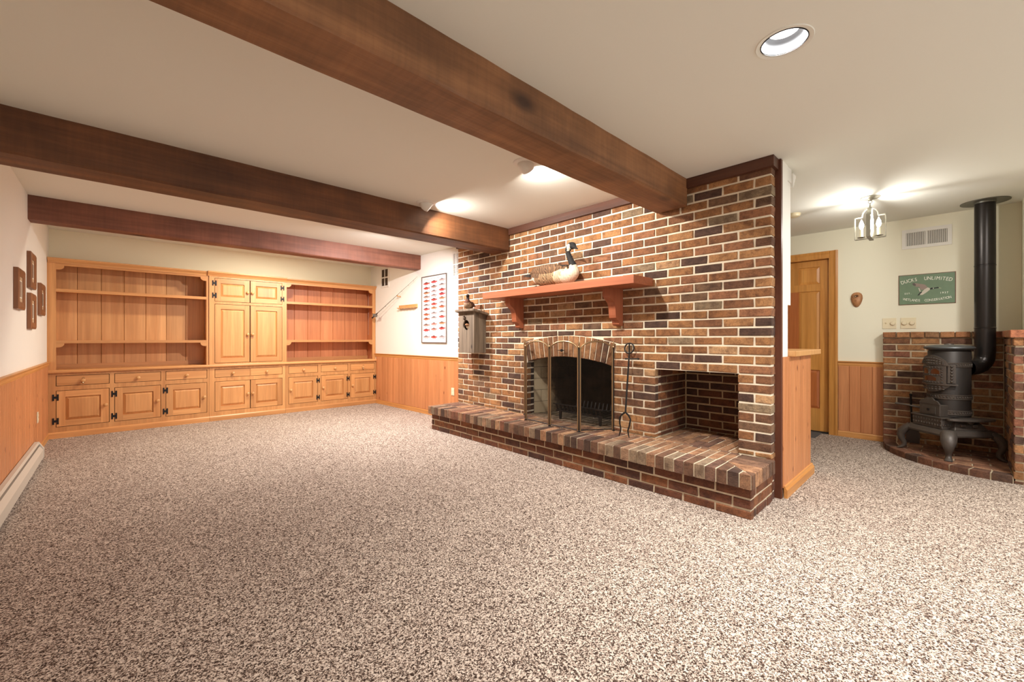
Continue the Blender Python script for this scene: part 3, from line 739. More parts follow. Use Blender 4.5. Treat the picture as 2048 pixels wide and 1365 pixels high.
# ---------------------------------------------------------------- built-in cabinets
def knob(parent, x, y, z, name='knob', r=.019):
    m = M4.Rotation(R_(90), 4, 'X')
    return MB().lathe([(.006, -.002), (.006, .012), (r*.8, .016), (r, .024), (r*.85, .033), (r*.4, .037)], 12, (x, y, z), m).build(name, KNOB, parent, smooth=True)
def hinge(parent, x, y, z):
    P = [(-.024, -.034), (-.010, -.034), (-.010, -.012), (.010, -.012), (.010, -.034), (.024, -.034), (.024, .034), (.010, .034), (.010, .012), (-.010, .012), (-.010, .034), (-.024, .034)]
    MB().prism([(x+p[0], z+p[1]) for p in P], 'y', y-.004, y).build('hinge', HINGE, parent)
def door(parent, x0, x1, z0, z1, y, kx=None, kz=None, hs=None, st=.062, name='door', wide=None):
    g = .005; x0 += g; x1 -= g; z0 += g; z1 -= g; t = .02
    oc = V(((x0+x1)/2, y, (z0+z1)/2)); o = empty(name, oc); o.parent = parent; o.location = oc-V(parent['_o'])
    MB().box(x0, x0+st, y, y+t, z0, z1).build('stile', CAB, o); MB().box(x1-st, x1, y, y+t, z0, z1).build('stile', CAB, o)
    MB().box(x0+st, x1-st, y+.0005, y+t, z0, z0+st).build('rail', CABX, o); MB().box(x0+st, x1-st, y+.0005, y+t, z1-st, z1).build('rail', CABX, o)
    a0, a1, c0, c1 = x0+st, x1-st, z0+st, z1-st; bv = .026
    vs = [(a0, y+.017, c0), (a1, y+.017, c0), (a1, y+.017, c1), (a0, y+.017, c1),
          (a0+bv, y+.002, c0+bv), (a1-bv, y+.002, c0+bv), (a1-bv, y+.002, c1-bv), (a0+bv, y+.002, c1-bv),
          (a0, y+.0195, c0), (a1, y+.0195, c0), (a1, y+.0195, c1), (a0, y+.0195, c1)]
    MB().add(vs, [(4,5,6,7), (0,1,5,4), (1,2,6,5), (2,3,7,6), (3,0,4,7), (8,9,1,0), (9,10,2,1), (10,11,3,2), (11,8,0,3), (11,10,9,8)]).build('panel', CAB, o)
    if kx is not None: knob(o, kx, y, kz)
    if hs:
        for z in hs[1]: hinge(o, hs[0], y-.0005, z)
    return o
def drawer(parent, x0, x1, z0, z1, y, extra=None):
    g = .005
    o = MB().box(x0+g, x1-g, y+.001, y+.02, z0+g, z1-g).build('drawer', CABX, parent)
    knob(o, (x0+x1)/2, y, (z0+z1)/2-.004)
    if extra:
        xc, zc = (x0+x1)/2, (z0+z1)/2
        MB().tube([(xc+.010*cos(2*pi*i/12), y-.030, zc+.020+.010*sin(2*pi*i/12)) for i in range(13)], .0022, 6).sphere((xc-.004, y-.033, zc-.028), .012, 8, 6).build('hanging_catch', BRASS, o)
    return o
def face_frame(parent, x0, x1, z0, z1, holes, y, t=.02, mat=CAB):
    """solid frame with rectangular holes (x0,x1,z0,z1), built as a grid of boxes"""
    xs = sorted({x0, x1} | {h[0] for h in holes} | {h[1] for h in holes}); zs = sorted({z0, z1} | {h[2] for h in holes} | {h[3] for h in holes})
    b = MB(); grid(b, xs, zs, holes, lambda u, v, w: (u, y if w == 0 else y+t, v)); return b.build('face_frame', mat, parent)
YB = YC-.02                # base cabinet face
BASES = [(-.5395, .875, 'left', [(-.474, -.058), (-.017, .394), (.437, .851)]),
         (.875, 1.768, 'centre', [(.931, 1.333), (1.333, 1.731)]),
         (1.768, 3.146, 'right', [(1.810, 2.219), (2.263, 2.676), (2.716, 3.118)])]
blab = {'left': 'left maple base cabinet with three drawers over three doors, against the left wall',
        'centre': 'middle maple base cabinet with two drawers over two hingeless doors',
        'right': 'right maple base cabinet with three drawers over doors hinged on the right'}
for x0, x1, nm_, cols in BASES:
    t = thing('base_cabinet', ((x0+x1)/2, YB+.15, 0), blab[nm_], 'cabinet')
    holes = [(a, b, .561, .674) for a, b in cols] + [(a, b, .119, .512) for a, b in cols]
    if nm_ == 'centre': holes = [(.931, 1.331, .561, .674), (1.336, 1.731, .561, .674), (.931, 1.731, .119, .512)]
    face_frame(t, x0+.001, x1-.001, .0, .698, holes, YB)
    MB().box(x0+.002, x1-.002, YB+.022, YB+.30, .01, .695).build('carcass', DARK, t)
    MB().prism([(YB-.016, 0), (YB-.016, .052), (YB-.006, .064), (YB, .066), (YB, 0)], 'x', x0+.001, x1-.001).build('base_moulding', CABX, t)
    for i, (a, b) in enumerate(cols):
        drawer(t, a, b, .561, .674, YB, extra=(nm_ == 'left' and i == 0) or (nm_ == 'right' and i == 2))
        if nm_ == 'left': door(t, a, b, .119, .512, YB, b-.030, .325, (a-.002, (.185, .440)), st=.066)
        elif nm_ == 'right': door(t, a, b, .119, .512, YB, a+.030, .325, (b+.002, (.185, .440)), st=.066)
        else: door(t, a, b, .119, .512, YB, (b-.028) if i == 0 else (a+.028), .325, None)
ct = MB().prism([(YB-.022, .700), (YB-.028, .708), (YB-.028, .722), (YB-.018, .735), (YC+.30, .735), (YC+.30, .700)], 'x', -.53, 3.165)
tag(ct.build('countertop', CABX), 'long maple ledge capping the three base cabinets below the bookcases', 'countertop')
BK = YC+.30
def scallop(x0, x1, z, w=.062, h=.045, drop=.0, top=.032):
    """apron polygon in (x, z): straight underside with a cove bracket at each end"""
    P = [(x0, z+top), (x0, z-h)]
    P += [(x0+.016, z-h)] + [(x0+.016+(w-.016)*sin(pi/2*i/6), z-h+h*.92*(1-cos(pi/2*i/6))) for i in range(1, 7)] + [(x0+w, z)]
    Q = [(x0+x1-p[0], p[1]) for p in P[::-1]]
    return P + Q
def bookcase(x0, x1, ox0, ox1, label, nbd, c0, c1, CABB=CABB):
    t = thing('bookcase', ((x0+x1)/2, YC+.15, .735), label, 'bookcase')
    z0 = .735
    MB().box(x0, ox0, YC, YC+.02, z0, 1.90).build('stile', CAB, t); MB().box(ox1, x1, YC, YC+.02, z0, 1.90).build('stile', CAB, t)
    sc = scallop(ox0, ox1, 1.866, top=.036)
    # apron as a strip of quads so concave outline stays clean
    def strip(sc, zt, y0, y1, name):
        lower = sc[1:-1]; b = MB()
        for p, q in zip(lower, lower[1:]):
            if q[0]-p[0] < 1e-5: continue
            b.prism([(p[0], p[1]), (q[0], q[1]), (q[0], zt), (p[0], zt)], 'y', y0, y1)
        return b.build(name, CABX, t)
    strip(sc, 1.902, YC, YC+.02, 'apron')
    MB().prism([(YC+.02, 1.890), (YC-.006, 1.890), (YC-.010, 1.905), (YC-.030, 1.925), (YC-.036, 1.930), (YC-.036, 1.944), (YC+.165, 1.948), (YC+.165, 1.904), (YC+.02, 1.904)], 'x', max(c0, -.5395), c1).build('crown_moulding', CABX, t)
    for zt, zb, sca in ((1.614, 1.580, False), (1.054, 1.020, True)):
        MB().box(x0+.012, x1-.012, YC+.021, BK-.012, zt-.022, zt).build('shelf', CABX, t)
        if sca: strip(scallop(ox0, ox1, zb+.002), zt, YC+.001, YC+.02, 'shelf_apron')
        else: MB().box(ox0, ox1, YC+.001, YC+.02, zb, zt).build('shelf_edge', CABX, t)
    MB().box(x0, x0+.012, YC+.021, BK, z0, 1.90).build('side_panel', CABB, t); MB().box(x1-.012, x1, YC+.021, BK, z0, 1.90).build('side_panel', CABB, t)
    MB().box(x0, x1, YC+.02, BK, 1.90, 1.915).build('top_panel', CABB, t)
    wd = (x1-.012-x0-.012)/nbd
    for i in range(nbd):
        a = x0+.012+i*wd
        MB().prism([(a+.0012, BK), (a+.0012, BK-.009), (a+.004, BK-.012), (a+wd-.004, BK-.012), (a+wd-.0012, BK-.009), (a+wd-.0012, BK)], 'z', z0, 1.90).build('board', CABB, t)
    MB().box(x0, x1, BK+.0005, BK+.004, z0, 1.90).build('backing', DARK, t)
    MB().box(x0+.012, x1-.012, BK-.022, BK-.0125, z0, z0+.05).build('back_rail', CABX, t)
    # shelf standards: slim metal strips on the side panels
    for x in (x0+.0125, x1-.0145):
        MB().box(x, x+.002, BK-.06, BK-.046, z0+.4, 1.86).build('shelf_track', SILVER, t)
    return t
bookcase(-.5395, .872, -.474, .845, 'left maple bookcase with two shelves and scalloped brackets, beside the left wall', 7, -.535, .854)
bookcase(1.771, 3.146, 1.792, 3.093, 'right maple bookcase with two shelves, next to the wall with the fish poster', 7, 1.789, 3.166, CABR)
t = thing('upper_cabinet', (1.32, YC+.15, .735), 'tall maple cabinet between the bookcases, two small doors over two tall doors', 'cabinet')
YU = YC-.012
face_frame(t, .873, 1.770, .735, 1.905, [(.931, 1.731, 1.562, 1.869), (.931, 1.731, .751, 1.529)], YU)
MB().box(.874, 1.769, YU+.022, BK, .735, 1.90).build('carcass', DARK, t)
MB().prism([(YC-.001, 1.890), (YU-.006, 1.890), (YU-.012, 1.905), (YU-.034, 1.928), (YU-.044, 1.934), (YU-.044, 1.950), (YC-.001, 1.952)], 'x', .8555, 1.7885).build('crown_moulding', CABX, t)
MB().box(.874, 1.769, YC, YC+.165, 1.906, 1.951).build('top_panel', CABX, t)
door(t, .931, 1.331, 1.562, 1.869, YU, 1.303, 1.70, (.929, (1.640, 1.800)))
door(t, 1.333, 1.731, 1.562, 1.869, YU, 1.361, 1.70, (1.733, (1.640, 1.800)))
door(t, .931, 1.331, .751, 1.529, YU, 1.303, 1.13); door(t, 1.333, 1.731, .751, 1.529, YU, 1.361, 1.13)

# ---------------------------------------------------------------- mantel shelf with two brackets
XM = 2.855
mt = thing('mantel_shelf', (3.0, 2.58, 1.5), 'thick reddish cedar mantel shelf on two curved brackets above the fireplace', 'shelf')
MB().box(XM, XB-.001, 1.675, 3.48, 1.497, 1.562).build('shelf_board', MANT, mt, bevel=.002)
def corbel(y0):
    # profile in (x, z): back on the wall, scrolled front
    P = [(XB-.001, 1.497), (2.945, 1.497), (2.945, 1.446), (2.948, 1.430), (2.960, 1.414), (2.982, 1.400), (3.010, 1.378), (3.026, 1.350), (3.034, 1.318),
         (3.038, 1.272), (3.044, 1.250), (3.060, 1.236), (3.080, 1.230), (3.086, 1.222), (3.090, 1.196), (3.106, 1.186), (XB-.001, 1.182)]
    b = MB(); back = XB-.001
    for p, q in zip(P[1:], P[2:]):
        if abs(p[1]-q[1]) < 1e-6: continue
        b.prism([(p[0], p[1]), (q[0], q[1]), (back, q[1]), (back, p[1])], 'y', y0, y0+.068)
    b.build('bracket', MANTZ, mt)
corbel(1.95); corbel(3.15)

# ---------------------------------------------------------------- goose on the mantel
def ell_loft(secs, n, colf, name, parent, mat, sub=0):
    """secs: (centre, ra, rb, tangent) ; ra horizontal, rb in the vertical plane"""
    b = MB(); rows = []
    for c, ra, rb, tg in secs:
        tg = V(tg).normalized(); side = tg.cross(V((0, 0, 1)))
        side = side.normalized() if side.length > .05 else V((1, 0, 0)); up = side.cross(tg).normalized()
        rows.append([V(c)+side*(ra*cos(2*pi*j/n))+up*(rb*sin(2*pi*j/n)) for j in range(n)])
    for i in range(len(rows)-1):
        for j in range(n):
            q = [rows[i][j], rows[i][(j+1) % n], rows[i+1][(j+1) % n], rows[i+1][j]]
            b.add(q, [(0, 1, 2, 3)], 0, colf(sum(q, V())/4))
    for r in (rows[0], rows[-1]): b.add(r, [tuple(range(n))], 0, colf(sum(r, V())/n))
    o = b.build(name, mat, parent, fixn=False)
    bm = bmesh.new(); bm.from_mesh(o.data); bmesh.ops.remove_doubles(bm, verts=bm.verts, dist=1e-5); bmesh.ops.recalc_face_normals(bm, faces=bm.faces); bm.to_mesh(o.data); bm.free()
    o.data.shade_smooth()
    return o
def interp(secs, k):
    """Catmull-Rom through (centre, ra, rb)"""
    out = []; m = len(secs)
    for i in range(m-1):
        p = [secs[max(0, i-1)], secs[i], secs[i+1], secs[min(m-1, i+2)]]
        for s_ in range(k):
            t = s_/k
            f = lambda a, b, c, d: .5*((2*b)+(-a+c)*t+(2*a-5*b+4*c-d)*t*t+(-a+3*b-3*c+d)*t**3)
            c = V([f(*[q[0][j] for q in p]) for j in range(3)]); out.append((c, max(.001, f(*[q[1] for q in p])), max(.001, f(*[q[2] for q in p]))))
    out.append((V(secs[-1][0]), secs[-1][1], secs[-1][2])); res = []
    for i, (c, a, b_) in enumerate(out):
        tg = out[min(i+1, len(out)-1)][0]-out[max(i-1, 0)][0]; res.append((c, a, b_, tg))
    return res
def feather_mat(name, sc=60):
    m, nt, b = newmat(name, .8); a = N(nt, 'ShaderNodeAttribute', attribute_name='bc'); g = N(nt, 'ShaderNodeNewGeometry')
    mp = N(nt, 'ShaderNodeMapping'); mp.inputs['Rotation'].default_value = (R_(18), 0, 0); mp.inputs['Scale'].default_value = (1, 1.2, .55); L(nt, g.outputs['Position'], mp.inputs[0])
    wv = N(nt, 'ShaderNodeTexWave', Scale=sc*.26, Distortion=11.0, Detail=2.0); wv.bands_direction = 'Y'; wv.inputs['Detail Scale'].default_value = 1.4; L(nt, mp.outputs[0], wv.inputs['Vector'])
    r = ramp(nt, [(.25, (.55, .50, .45, 1)), (.55, (1, 1, 1, 1)), (.85, (1.8, 1.72, 1.55, 1))]); L(nt, wv.outputs[0], r.inputs[0])
    mx = N(nt, 'ShaderNodeMix', data_type='RGBA', blend_type='MULTIPLY'); L(nt, a.outputs['Alpha'], mx.inputs[0]); L(nt, a.outputs['Color'], mx.inputs[6]); L(nt, r.outputs[0], mx.inputs[7])
    L(nt, mx.outputs[2], b.inputs['Base Color'])
    bp = N(nt, 'ShaderNodeBump', Strength=.5, Distance=.003); L(nt, wv.outputs[0], bp.inputs['Height']); L(nt, bp.outputs[0], b.inputs['Normal']); return m
FEATHER = feather_mat('feathers'); FEATHS = feather_mat('small_feathers', 120)
def rgba(r, g, b, a=1): c = srgb(r, g, b); return (c[0], c[1], c[2], a)
GX = 3.005; GZ = 1.5646
def goose():
    t = thing('goose_decoy', (GX, 2.6, GZ), 'life-size Canada goose sitting on the mantel shelf with a black neck', 'bird figure')
    secs = [((GX, 2.905, GZ+.128), .020, .010), ((GX, 2.86, GZ+.122), .048, .038), ((GX, 2.79, GZ+.112), .080, .078), ((GX, 2.70, GZ+.106), .104, .102),
            ((GX, 2.60, GZ+.104), .112, .106), ((GX, 2.50, GZ+.098), .106, .096), ((GX, 2.425, GZ+.100), .086, .088), ((GX-.004, 2.375, GZ+.118), .064, .066),
            ((GX-.01, 2.365, GZ+.155), .040, .040), ((GX-.014, 2.380, GZ+.200), .029, .029), ((GX-.018, 2.402, GZ+.250), .025, .025), ((GX-.02, 2.418, GZ+.295), .024, .024), ((GX-.022, 2.410, GZ+.325), .027, .028),
            ((GX-.026, 2.385, GZ+.345), .032, .033), ((GX-.032, 2.352, GZ+.342), .030, .031), ((GX-.038, 2.330, GZ+.328), .020, .020), ((GX-.041, 2.318, GZ+.320), .014, .014)]
    def col(p):
        y, z = p.y, p.z-GZ
        if z > .172:
            # cheek patch
            if .293 < z < .362 and 2.368 < y < 2.408 and abs(p.x-GX+.024) > .008: return rgba(222, 212, 190, 0)
            return rgba(26, 24, 24, 0)
        if y > 2.865: return rgba(44, 38, 34, 0)
        if y > 2.80 and z < .10: return rgba(226, 220, 206, 0)
        if y < 2.415 or (y < 2.45 and z < .12): return rgba(214, 200, 176, .12)
        if z > .135 or (y > 2.7 and z > .09): return rgba(98, 74, 54, 1)
        if y < 2.52: return rgba(192, 174, 146, .5)
        return rgba(142, 116, 88, 1)
    ell_loft(interp(secs, 4), 28, col, 'body', t, FEATHER)
    # tail feathers
    for k in range(5):
        a = (k-2)*.010
        MB().prism([(2.86, GZ+.120), (2.90, GZ+.146), (2.962, GZ+.136), (2.965, GZ+.132), (2.90, GZ+.116)], 'x', GX+a*2-.009, GX+a*2+.009, 0, rgba(40, 34, 30, 0)).build('tail_feather', FEATHER, t)
    # folded wings
    for sgn in (-1, 1):
        ws = [((GX+sgn*.062, 2.45, GZ+.150), .018, .020), ((GX+sgn*.088, 2.52, GZ+.146), .022, .050), ((GX+sgn*.092, 2.62, GZ+.146), .024, .056), ((GX+sgn*.078, 2.72, GZ+.152), .024, .050), ((GX+sgn*.05, 2.81, GZ+.158), .018, .032), ((GX+sgn*.028, 2.885, GZ+.152), .008, .012)]
        ell_loft(interp(ws, 4), 16, lambda p: rgba(104, 78, 56, 1), 'wing', t, FEATHER)
    bs = [((GX-.040, 2.326, GZ+.326), .015, .016), ((GX-.045, 2.310, GZ+.316), .012, .011), ((GX-.051, 2.290, GZ+.304), .008, .006), ((GX-.056, 2.276, GZ+.297), .003, .002)]
    ell_loft(interp(bs, 3), 12, lambda p: rgba(24, 22, 22, 0), 'bill', t, FEATHER)
    MB().sphere((GX-.060, 2.355, GZ+.354), .0048, 8, 6).build('eye', plain('glass_eye', srgb(30, 22, 18), .1), t, smooth=True)
    for x in (GX-.05, GX+.03):
        f = MB()
        for k in (-1, 0, 1): f.tube([(x, 2.78, GZ+.020), (x-.012, 2.81, GZ+.010), (x+k*.014-.02, 2.76-.02, GZ+.006)], .005, 6)
        f.build('foot', IRON, t)
goose()

# ---------------------------------------------------------------- weathered nest box, with two duck figures
BX0, BY0, BY1, BZ0, BZ1 = 2.971, 3.777, 4.065, .908, 1.392
nb_ = thing('nest_box', (3.06, 3.92, BZ0), 'weathered grey wooden nest box hung on the left end of the brick wall', 'birdhouse')
hy, hz, hr = 3.925, 1.232, .060
fr = MB(); nn = 32      # front board with its round hole
ring = [(hy+hr*cos(2*pi*j/nn), hz+hr*sin(2*pi*j/nn)) for j in range(nn)]
def sq(a):
    c_, s_ = cos(a), sin(a); ky = ((BY1-hy) if c_ > 0 else (hy-BY0))/max(abs(c_), 1e-6); kz = ((BZ1-hz) if s_ > 0 else (hz-BZ0))/max(abs(s_), 1e-6); k = min(ky, kz); return (hy+k*c_, hz+k*s_)
angs = sorted([2*pi*j/nn for j in range(nn)] + [math.atan2(z-hz, y-hy) % (2*pi) for y in (BY0, BY1) for z in (BZ0, BZ1)])
for xa in (BX0, BX0+.018):
    for a0, a1 in zip(angs, angs[1:]+[angs[0]+2*pi]):
        fr.add([(xa, hy+hr*cos(a0), hz+hr*sin(a0)), (xa, hy+hr*cos(a1), hz+hr*sin(a1)), (xa,)+sq(a1), (xa,)+sq(a0)], [(0, 1, 2, 3)])
for a0, a1 in zip(angs, angs[1:]+[angs[0]+2*pi]):
    fr.add([(BX0, hy+hr*cos(a0), hz+hr*sin(a0)), (BX0, hy+hr*cos(a1), hz+hr*sin(a1)), (BX0+.018, hy+hr*cos(a1), hz+hr*sin(a1)), (BX0+.018, hy+hr*cos(a0), hz+hr*sin(a0))], [(0, 1, 2, 3)])
for q in ([(BY0, BZ0), (BY1, BZ0)], [(BY1, BZ0), (BY1, BZ1)], [(BY1, BZ1), (BY0, BZ1)], [(BY0, BZ1), (BY0, BZ0)]):
    fr.add([(BX0,)+q[0], (BX0,)+q[1], (BX0+.018,)+q[1], (BX0+.018,)+q[0]], [(0, 1, 2, 3)])
fr.build('front_board', GREYW, nb_, fixn=False)
MB().prism([(BX0+.019, BZ0), (XB-.002, BZ0), (XB-.002, BZ1-.035), (BX0+.019, BZ1-.004)], 'y', BY0+.001, BY0+.018).build('side_board', GREYW, nb_)
MB().prism([(BX0+.019, BZ0), (XB-.002, BZ0), (XB-.002, BZ1-.035), (BX0+.019, BZ1-.004)], 'y', BY1-.018, BY1-.001).build('side_board', GREYW, nb_)
MB().box(BX0+.02, XB-.004, BY0+.02, BY1-.02, BZ0+.01, BZ0+.02).build('floor_board', GREYW, nb_)
MB().box(XB-.02, XB-.004, BY0+.02, BY1-.02, BZ0+.021, BZ1-.05).build('back_board', GREYW, nb_)
rf = MB()
rf.add([(BX0-.042, BY0-.045, BZ1-.002), (XB-.003, BY0-.045, BZ1-.045), (XB-.003, BY1+.03, BZ1-.045), (BX0-.042, BY1+.03, BZ1-.002),
        (BX0-.042, BY0-.045, BZ1+.026), (XB-.003, BY0-.045, BZ1-.017), (XB-.003, BY1+.03, BZ1-.017), (BX0-.042, BY1+.03, BZ1+.026)],
       [(0,3,2,1), (4,5,6,7), (0,1,5,4), (1,2,6,5), (2,3,7,6), (3,0,4,7)])
rf.build('roof_board', GREYW, nb_, bevel=.006)
# duck on the roof
DX, DY, DZ = 3.02, 3.945, 1.408
d1 = thing('duck_figure', (DX, DY, DZ), 'small brown duck figure standing on the roof of the nest box', 'bird figure')
def dcol(p):
    z = p.z-DZ
    if z > .125: return rgba(44, 34, 30, 0)
    if z > .085: return rgba(104, 64, 46, .6)
    return rgba(150, 124, 100, .7) if p.x < DX else rgba(104, 74, 54, 1)
ell_loft(interp([((DX+.085, DY+.045, DZ+.036), .006, .004), ((DX+.06, DY+.03, DZ+.040), .026, .018), ((DX+.02, DY+.01, DZ+.056), .050, .042), ((DX-.01, DY-.004, DZ+.070), .054, .050),
                 ((DX-.022, DY-.010, DZ+.102), .038, .038), ((DX-.020, DY-.012, DZ+.130), .020, .020), ((DX-.018, DY-.012, DZ+.150), .017, .017), ((DX-.024, DY-.018, DZ+.168), .021, .020), ((DX-.034, DY-.028, DZ+.172), .017, .016), ((DX-.044, DY-.038, DZ+.168), .008, .007)], 4), 18, dcol, 'body', d1, FEATHS)
MB().prism([(DX-.046, DZ+.170), (DX-.066, DZ+.163), (DX-.066, DZ+.159), (DX-.044, DZ+.158)], 'y', DY-.052, DY-.036).build('bill', IRON, d1)
for s_ in (-1, 1):
    ell_loft(interp([((DX-.01, DY+s_*.040, DZ+.086), .008, .012), ((DX+.02, DY+s_*.046, DZ+.070), .010, .028), ((DX+.06, DY+s_*.034, DZ+.056), .007, .016), ((DX+.09, DY+s_*.018, DZ+.046), .003, .004)], 4), 12, lambda p: rgba(84, 54, 40, 1), 'wing', d1, FEATHS)
    MB().tube([(DX-.005, DY+s_*.018, DZ+.030), (DX-.008, DY+s_*.018, DZ+.006), (DX-.035, DY+s_*.02, DZ+.004)], .004, 6).build('foot', BRASS, d1)
# duck peeping out of the entrance hole
PX, PY, PZ_ = BX0+.02, hy-.008, hz-.012
d2 = thing('duck_figure', (PX, PY, PZ_), 'brown duck figure peeping out of the round entrance hole', 'bird figure')
ell_loft(interp([((PX+.06, PY, PZ_-.022), .030, .026), ((PX+.02, PY, PZ_-.012), .034, .030), ((PX-.002, PY, PZ_+.004), .024, .026), ((PX-.022, PY+.002, PZ_+.012), .018, .018), ((PX-.034, PY+.004, PZ_+.008), .008, .008)], 4), 16,
         lambda p: rgba(128, 90, 60, 1) if p.z > PZ_-.004 else rgba(196, 180, 156, .4), 'body', d2, FEATHS)
MB().prism([(PX-.030, PZ_+.010), (PX-.052, PZ_+.004), (PX-.052, PZ_+.0), (PX-.030, PZ_-.001)], 'y', PY-.004, PY+.010).build('bill', IRON, d2)
d3 = thing('duckling_figure', (BX0, hy+.02, hz+.075), 'tiny duckling figure clinging to the front board above the entrance hole', 'bird figure')
ell_loft(interp([((BX0+.001, hy+.02, hz+.062), .010, .010), ((BX0-.010, hy+.02, hz+.074), .015, .016), ((BX0-.012, hy+.02, hz+.094), .011, .011), ((BX0-.018, hy+.018, hz+.104), .010, .010), ((BX0-.028, hy+.016, hz+.102), .004, .003)], 3), 12,
         lambda p: rgba(70, 54, 40, .6), 'body', d3, FEATHS)
# ---------------------------------------------------------------- lamps of the room
BULB = emit('lamp_glow', (1, .97, .93, 1), 7)
def lamp_light(parent, loc, rot, size, power, col, spread=150):
    l = D.lights.new('lamp_light', 'AREA'); l.shape = 'DISK'; l.size = size; l.energy = power; l.color = col; l.spread = R_(spread)
    o = D.objects.new('lamp_light', l); C.objects.link(o); o.location = loc; o.rotation_euler = rot
    return o
cl = thing('recessed_light', (CX, CY, CEIL), 'large recessed ceiling light with a silver reflector, nearest the camera', 'ceiling light')
MB().lathe([(CR+.002, CEIL-.001), (CR+.016, CEIL-.003), (CR+.018, CEIL), (CR+.002, CEIL+.003)], 48, (CX, CY, 0), cap=False).build('trim_ring', CEILM, cl, smooth=True)
MB().lathe([(CR-.004, CEIL-.002), (CR-.001, CEIL-.001), (CR-.001, CEIL+.010), (CR-.004, CEIL+.010)], 48, (CX, CY, 0), cap=False).build('inner_ring', DARK, cl)
MB().lathe([(CR-.003, CEIL+.004), (CR-.008, CEIL+.016), (CR-.018, CEIL+.034), (CR-.030, CEIL+.050)], 48, (CX, CY, 0), cap=False).build('reflector', plain('grey_reflector', srgb(112, 114, 117), .5), cl, smooth=True, fixn=False)
MB().lathe([(.001, CEIL+.056), (CR-.028, CEIL+.052), (CR-.028, CEIL+.06), (.001, CEIL+.06)], 32, (CX, CY, 0), cap=False).build('bulb', BULB, cl)
MB().lathe([(CR-.001, CEIL+.011), (CR+.004, CEIL+.16), (.001, CEIL+.161)], 32, (CX, CY, 0), cap=False).build('housing', DARK, cl)
lamp_light(cl, (CX, CY, CEIL+.049), (0, 0, 0), .09, P_CAN, (1.0, .97, .93), 118)
def eyeball(x, y, tilt_dir, label, power, col):
    t = thing('eyeball_spotlight', (x, y, CEIL), label, 'ceiling light', 'swivelling eyeball spotlights in the ceiling')
    MB().lathe([(.054, CEIL-.010), (.074, CEIL-.009), (.084, CEIL-.003), (.085, CEIL), (.054, CEIL)], 32, (x, y, 0), cap=False).build('trim_ring', WHITE, t, smooth=True)
    d = V(tilt_dir).normalized(); m = V((0, 0, -1)).rotation_difference(d).to_matrix().to_4x4()   # local -z -> d
    c = (x, y, CEIL-.012)
    MB().lathe([(.001, .052), (.030, .046), (.047, .026), (.054, .0), (.052, -.026), (.044, -.047), (.039, -.049), (.036, -.040), (.001, -.038)], 28, c, m, cap=False).build('eyeball', WHITE, t, smooth=True)
    MB().lathe([(.001, -.0435), (.035, -.0425), (.035, -.040), (.001, -.040)], 24, c, m, cap=False).build('bulb', BULB, t)
    p = V(c)+d*.0515; e = d.to_track_quat('-Z', 'Y').to_euler(); lamp_light(t, p, e, .055, power, col, 150)
eyeball(1.995, 3.225, (.75, -.30, -.62), 'eyeball spotlight just in front of the middle beam, lighting that beam', P_EYE, (1.0, .93, .85))
eyeball(2.035, 2.02, (.75, .10, -.62), 'eyeball spotlight half hidden behind the nearest beam', P_EYE, (1.0, .93, .85))
lamp_light(None, (2.25, 4.22, 2.19), (R_(18), 0, 0), .07, P_FAR, (1.0, .93, .93), 175)
sd = thing('smoke_detector', (4.76, 1.07, CEIL), 'small cream round detector on the hall ceiling at the partition edge', 'detector')
MB().lathe([(.056, CEIL), (.056, CEIL-.010), (.050, CEIL-.026), (.032, CEIL-.034), (.001, CEIL-.035)], 28, (4.76, 1.07, 0), cap=False).build('housing', CREAM, sd, smooth=True)

# lantern
LX, LY = 4.672, .497
LM = plain('pewter_lantern', srgb(150, 146, 132), .45, .55)
ln = thing('ceiling_lantern', (LX, LY, CEIL), 'open pewter lantern with three candle bulbs hanging from the hall ceiling', 'lantern')
MB().lathe([(.001, CEIL), (.068, CEIL-.001), (.068, CEIL-.007), (.050, CEIL-.013), (.022, CEIL-.018), (.012, CEIL-.030), (.001, CEIL-.031)], 36, (LX, LY, 0), cap=False).build('canopy', LM, ln, smooth=True)
def torus(c, R, r, nrm, n=20, k=8):
    b = MB(); nrm = V(nrm).normalized(); a = nrm.orthogonal().normalized(); q = nrm.cross(a); vs = []
    for i in range(n):
        t = 2*pi*i/n; o_ = a*cos(t)+q*sin(t)
        for j in range(k): s_ = 2*pi*j/k; vs.append(V(c)+o_*(R+r*cos(s_))+nrm*(r*sin(s_)))
    b.add(vs, [(i*k+j, ((i+1) % n)*k+j, ((i+1) % n)*k+(j+1) % k, i*k+(j+1) % k) for i in range(n) for j in range(k)]); return b
torus((LX, LY, CEIL-.040), .013, .0022, (1, .2, 0)).build('chain_link', LM, ln, smooth=True)
torus((LX, LY, CEIL-.060), .013, .0022, (0, 1, 0)).build('chain_link', LM, ln, smooth=True)
MB().tube([(LX, LY, CEIL-.070), (LX, LY, 2.195)], .006, 10).build('stem', LM, ln)
zb, zs, zt = 1.930, 2.118, 2.190
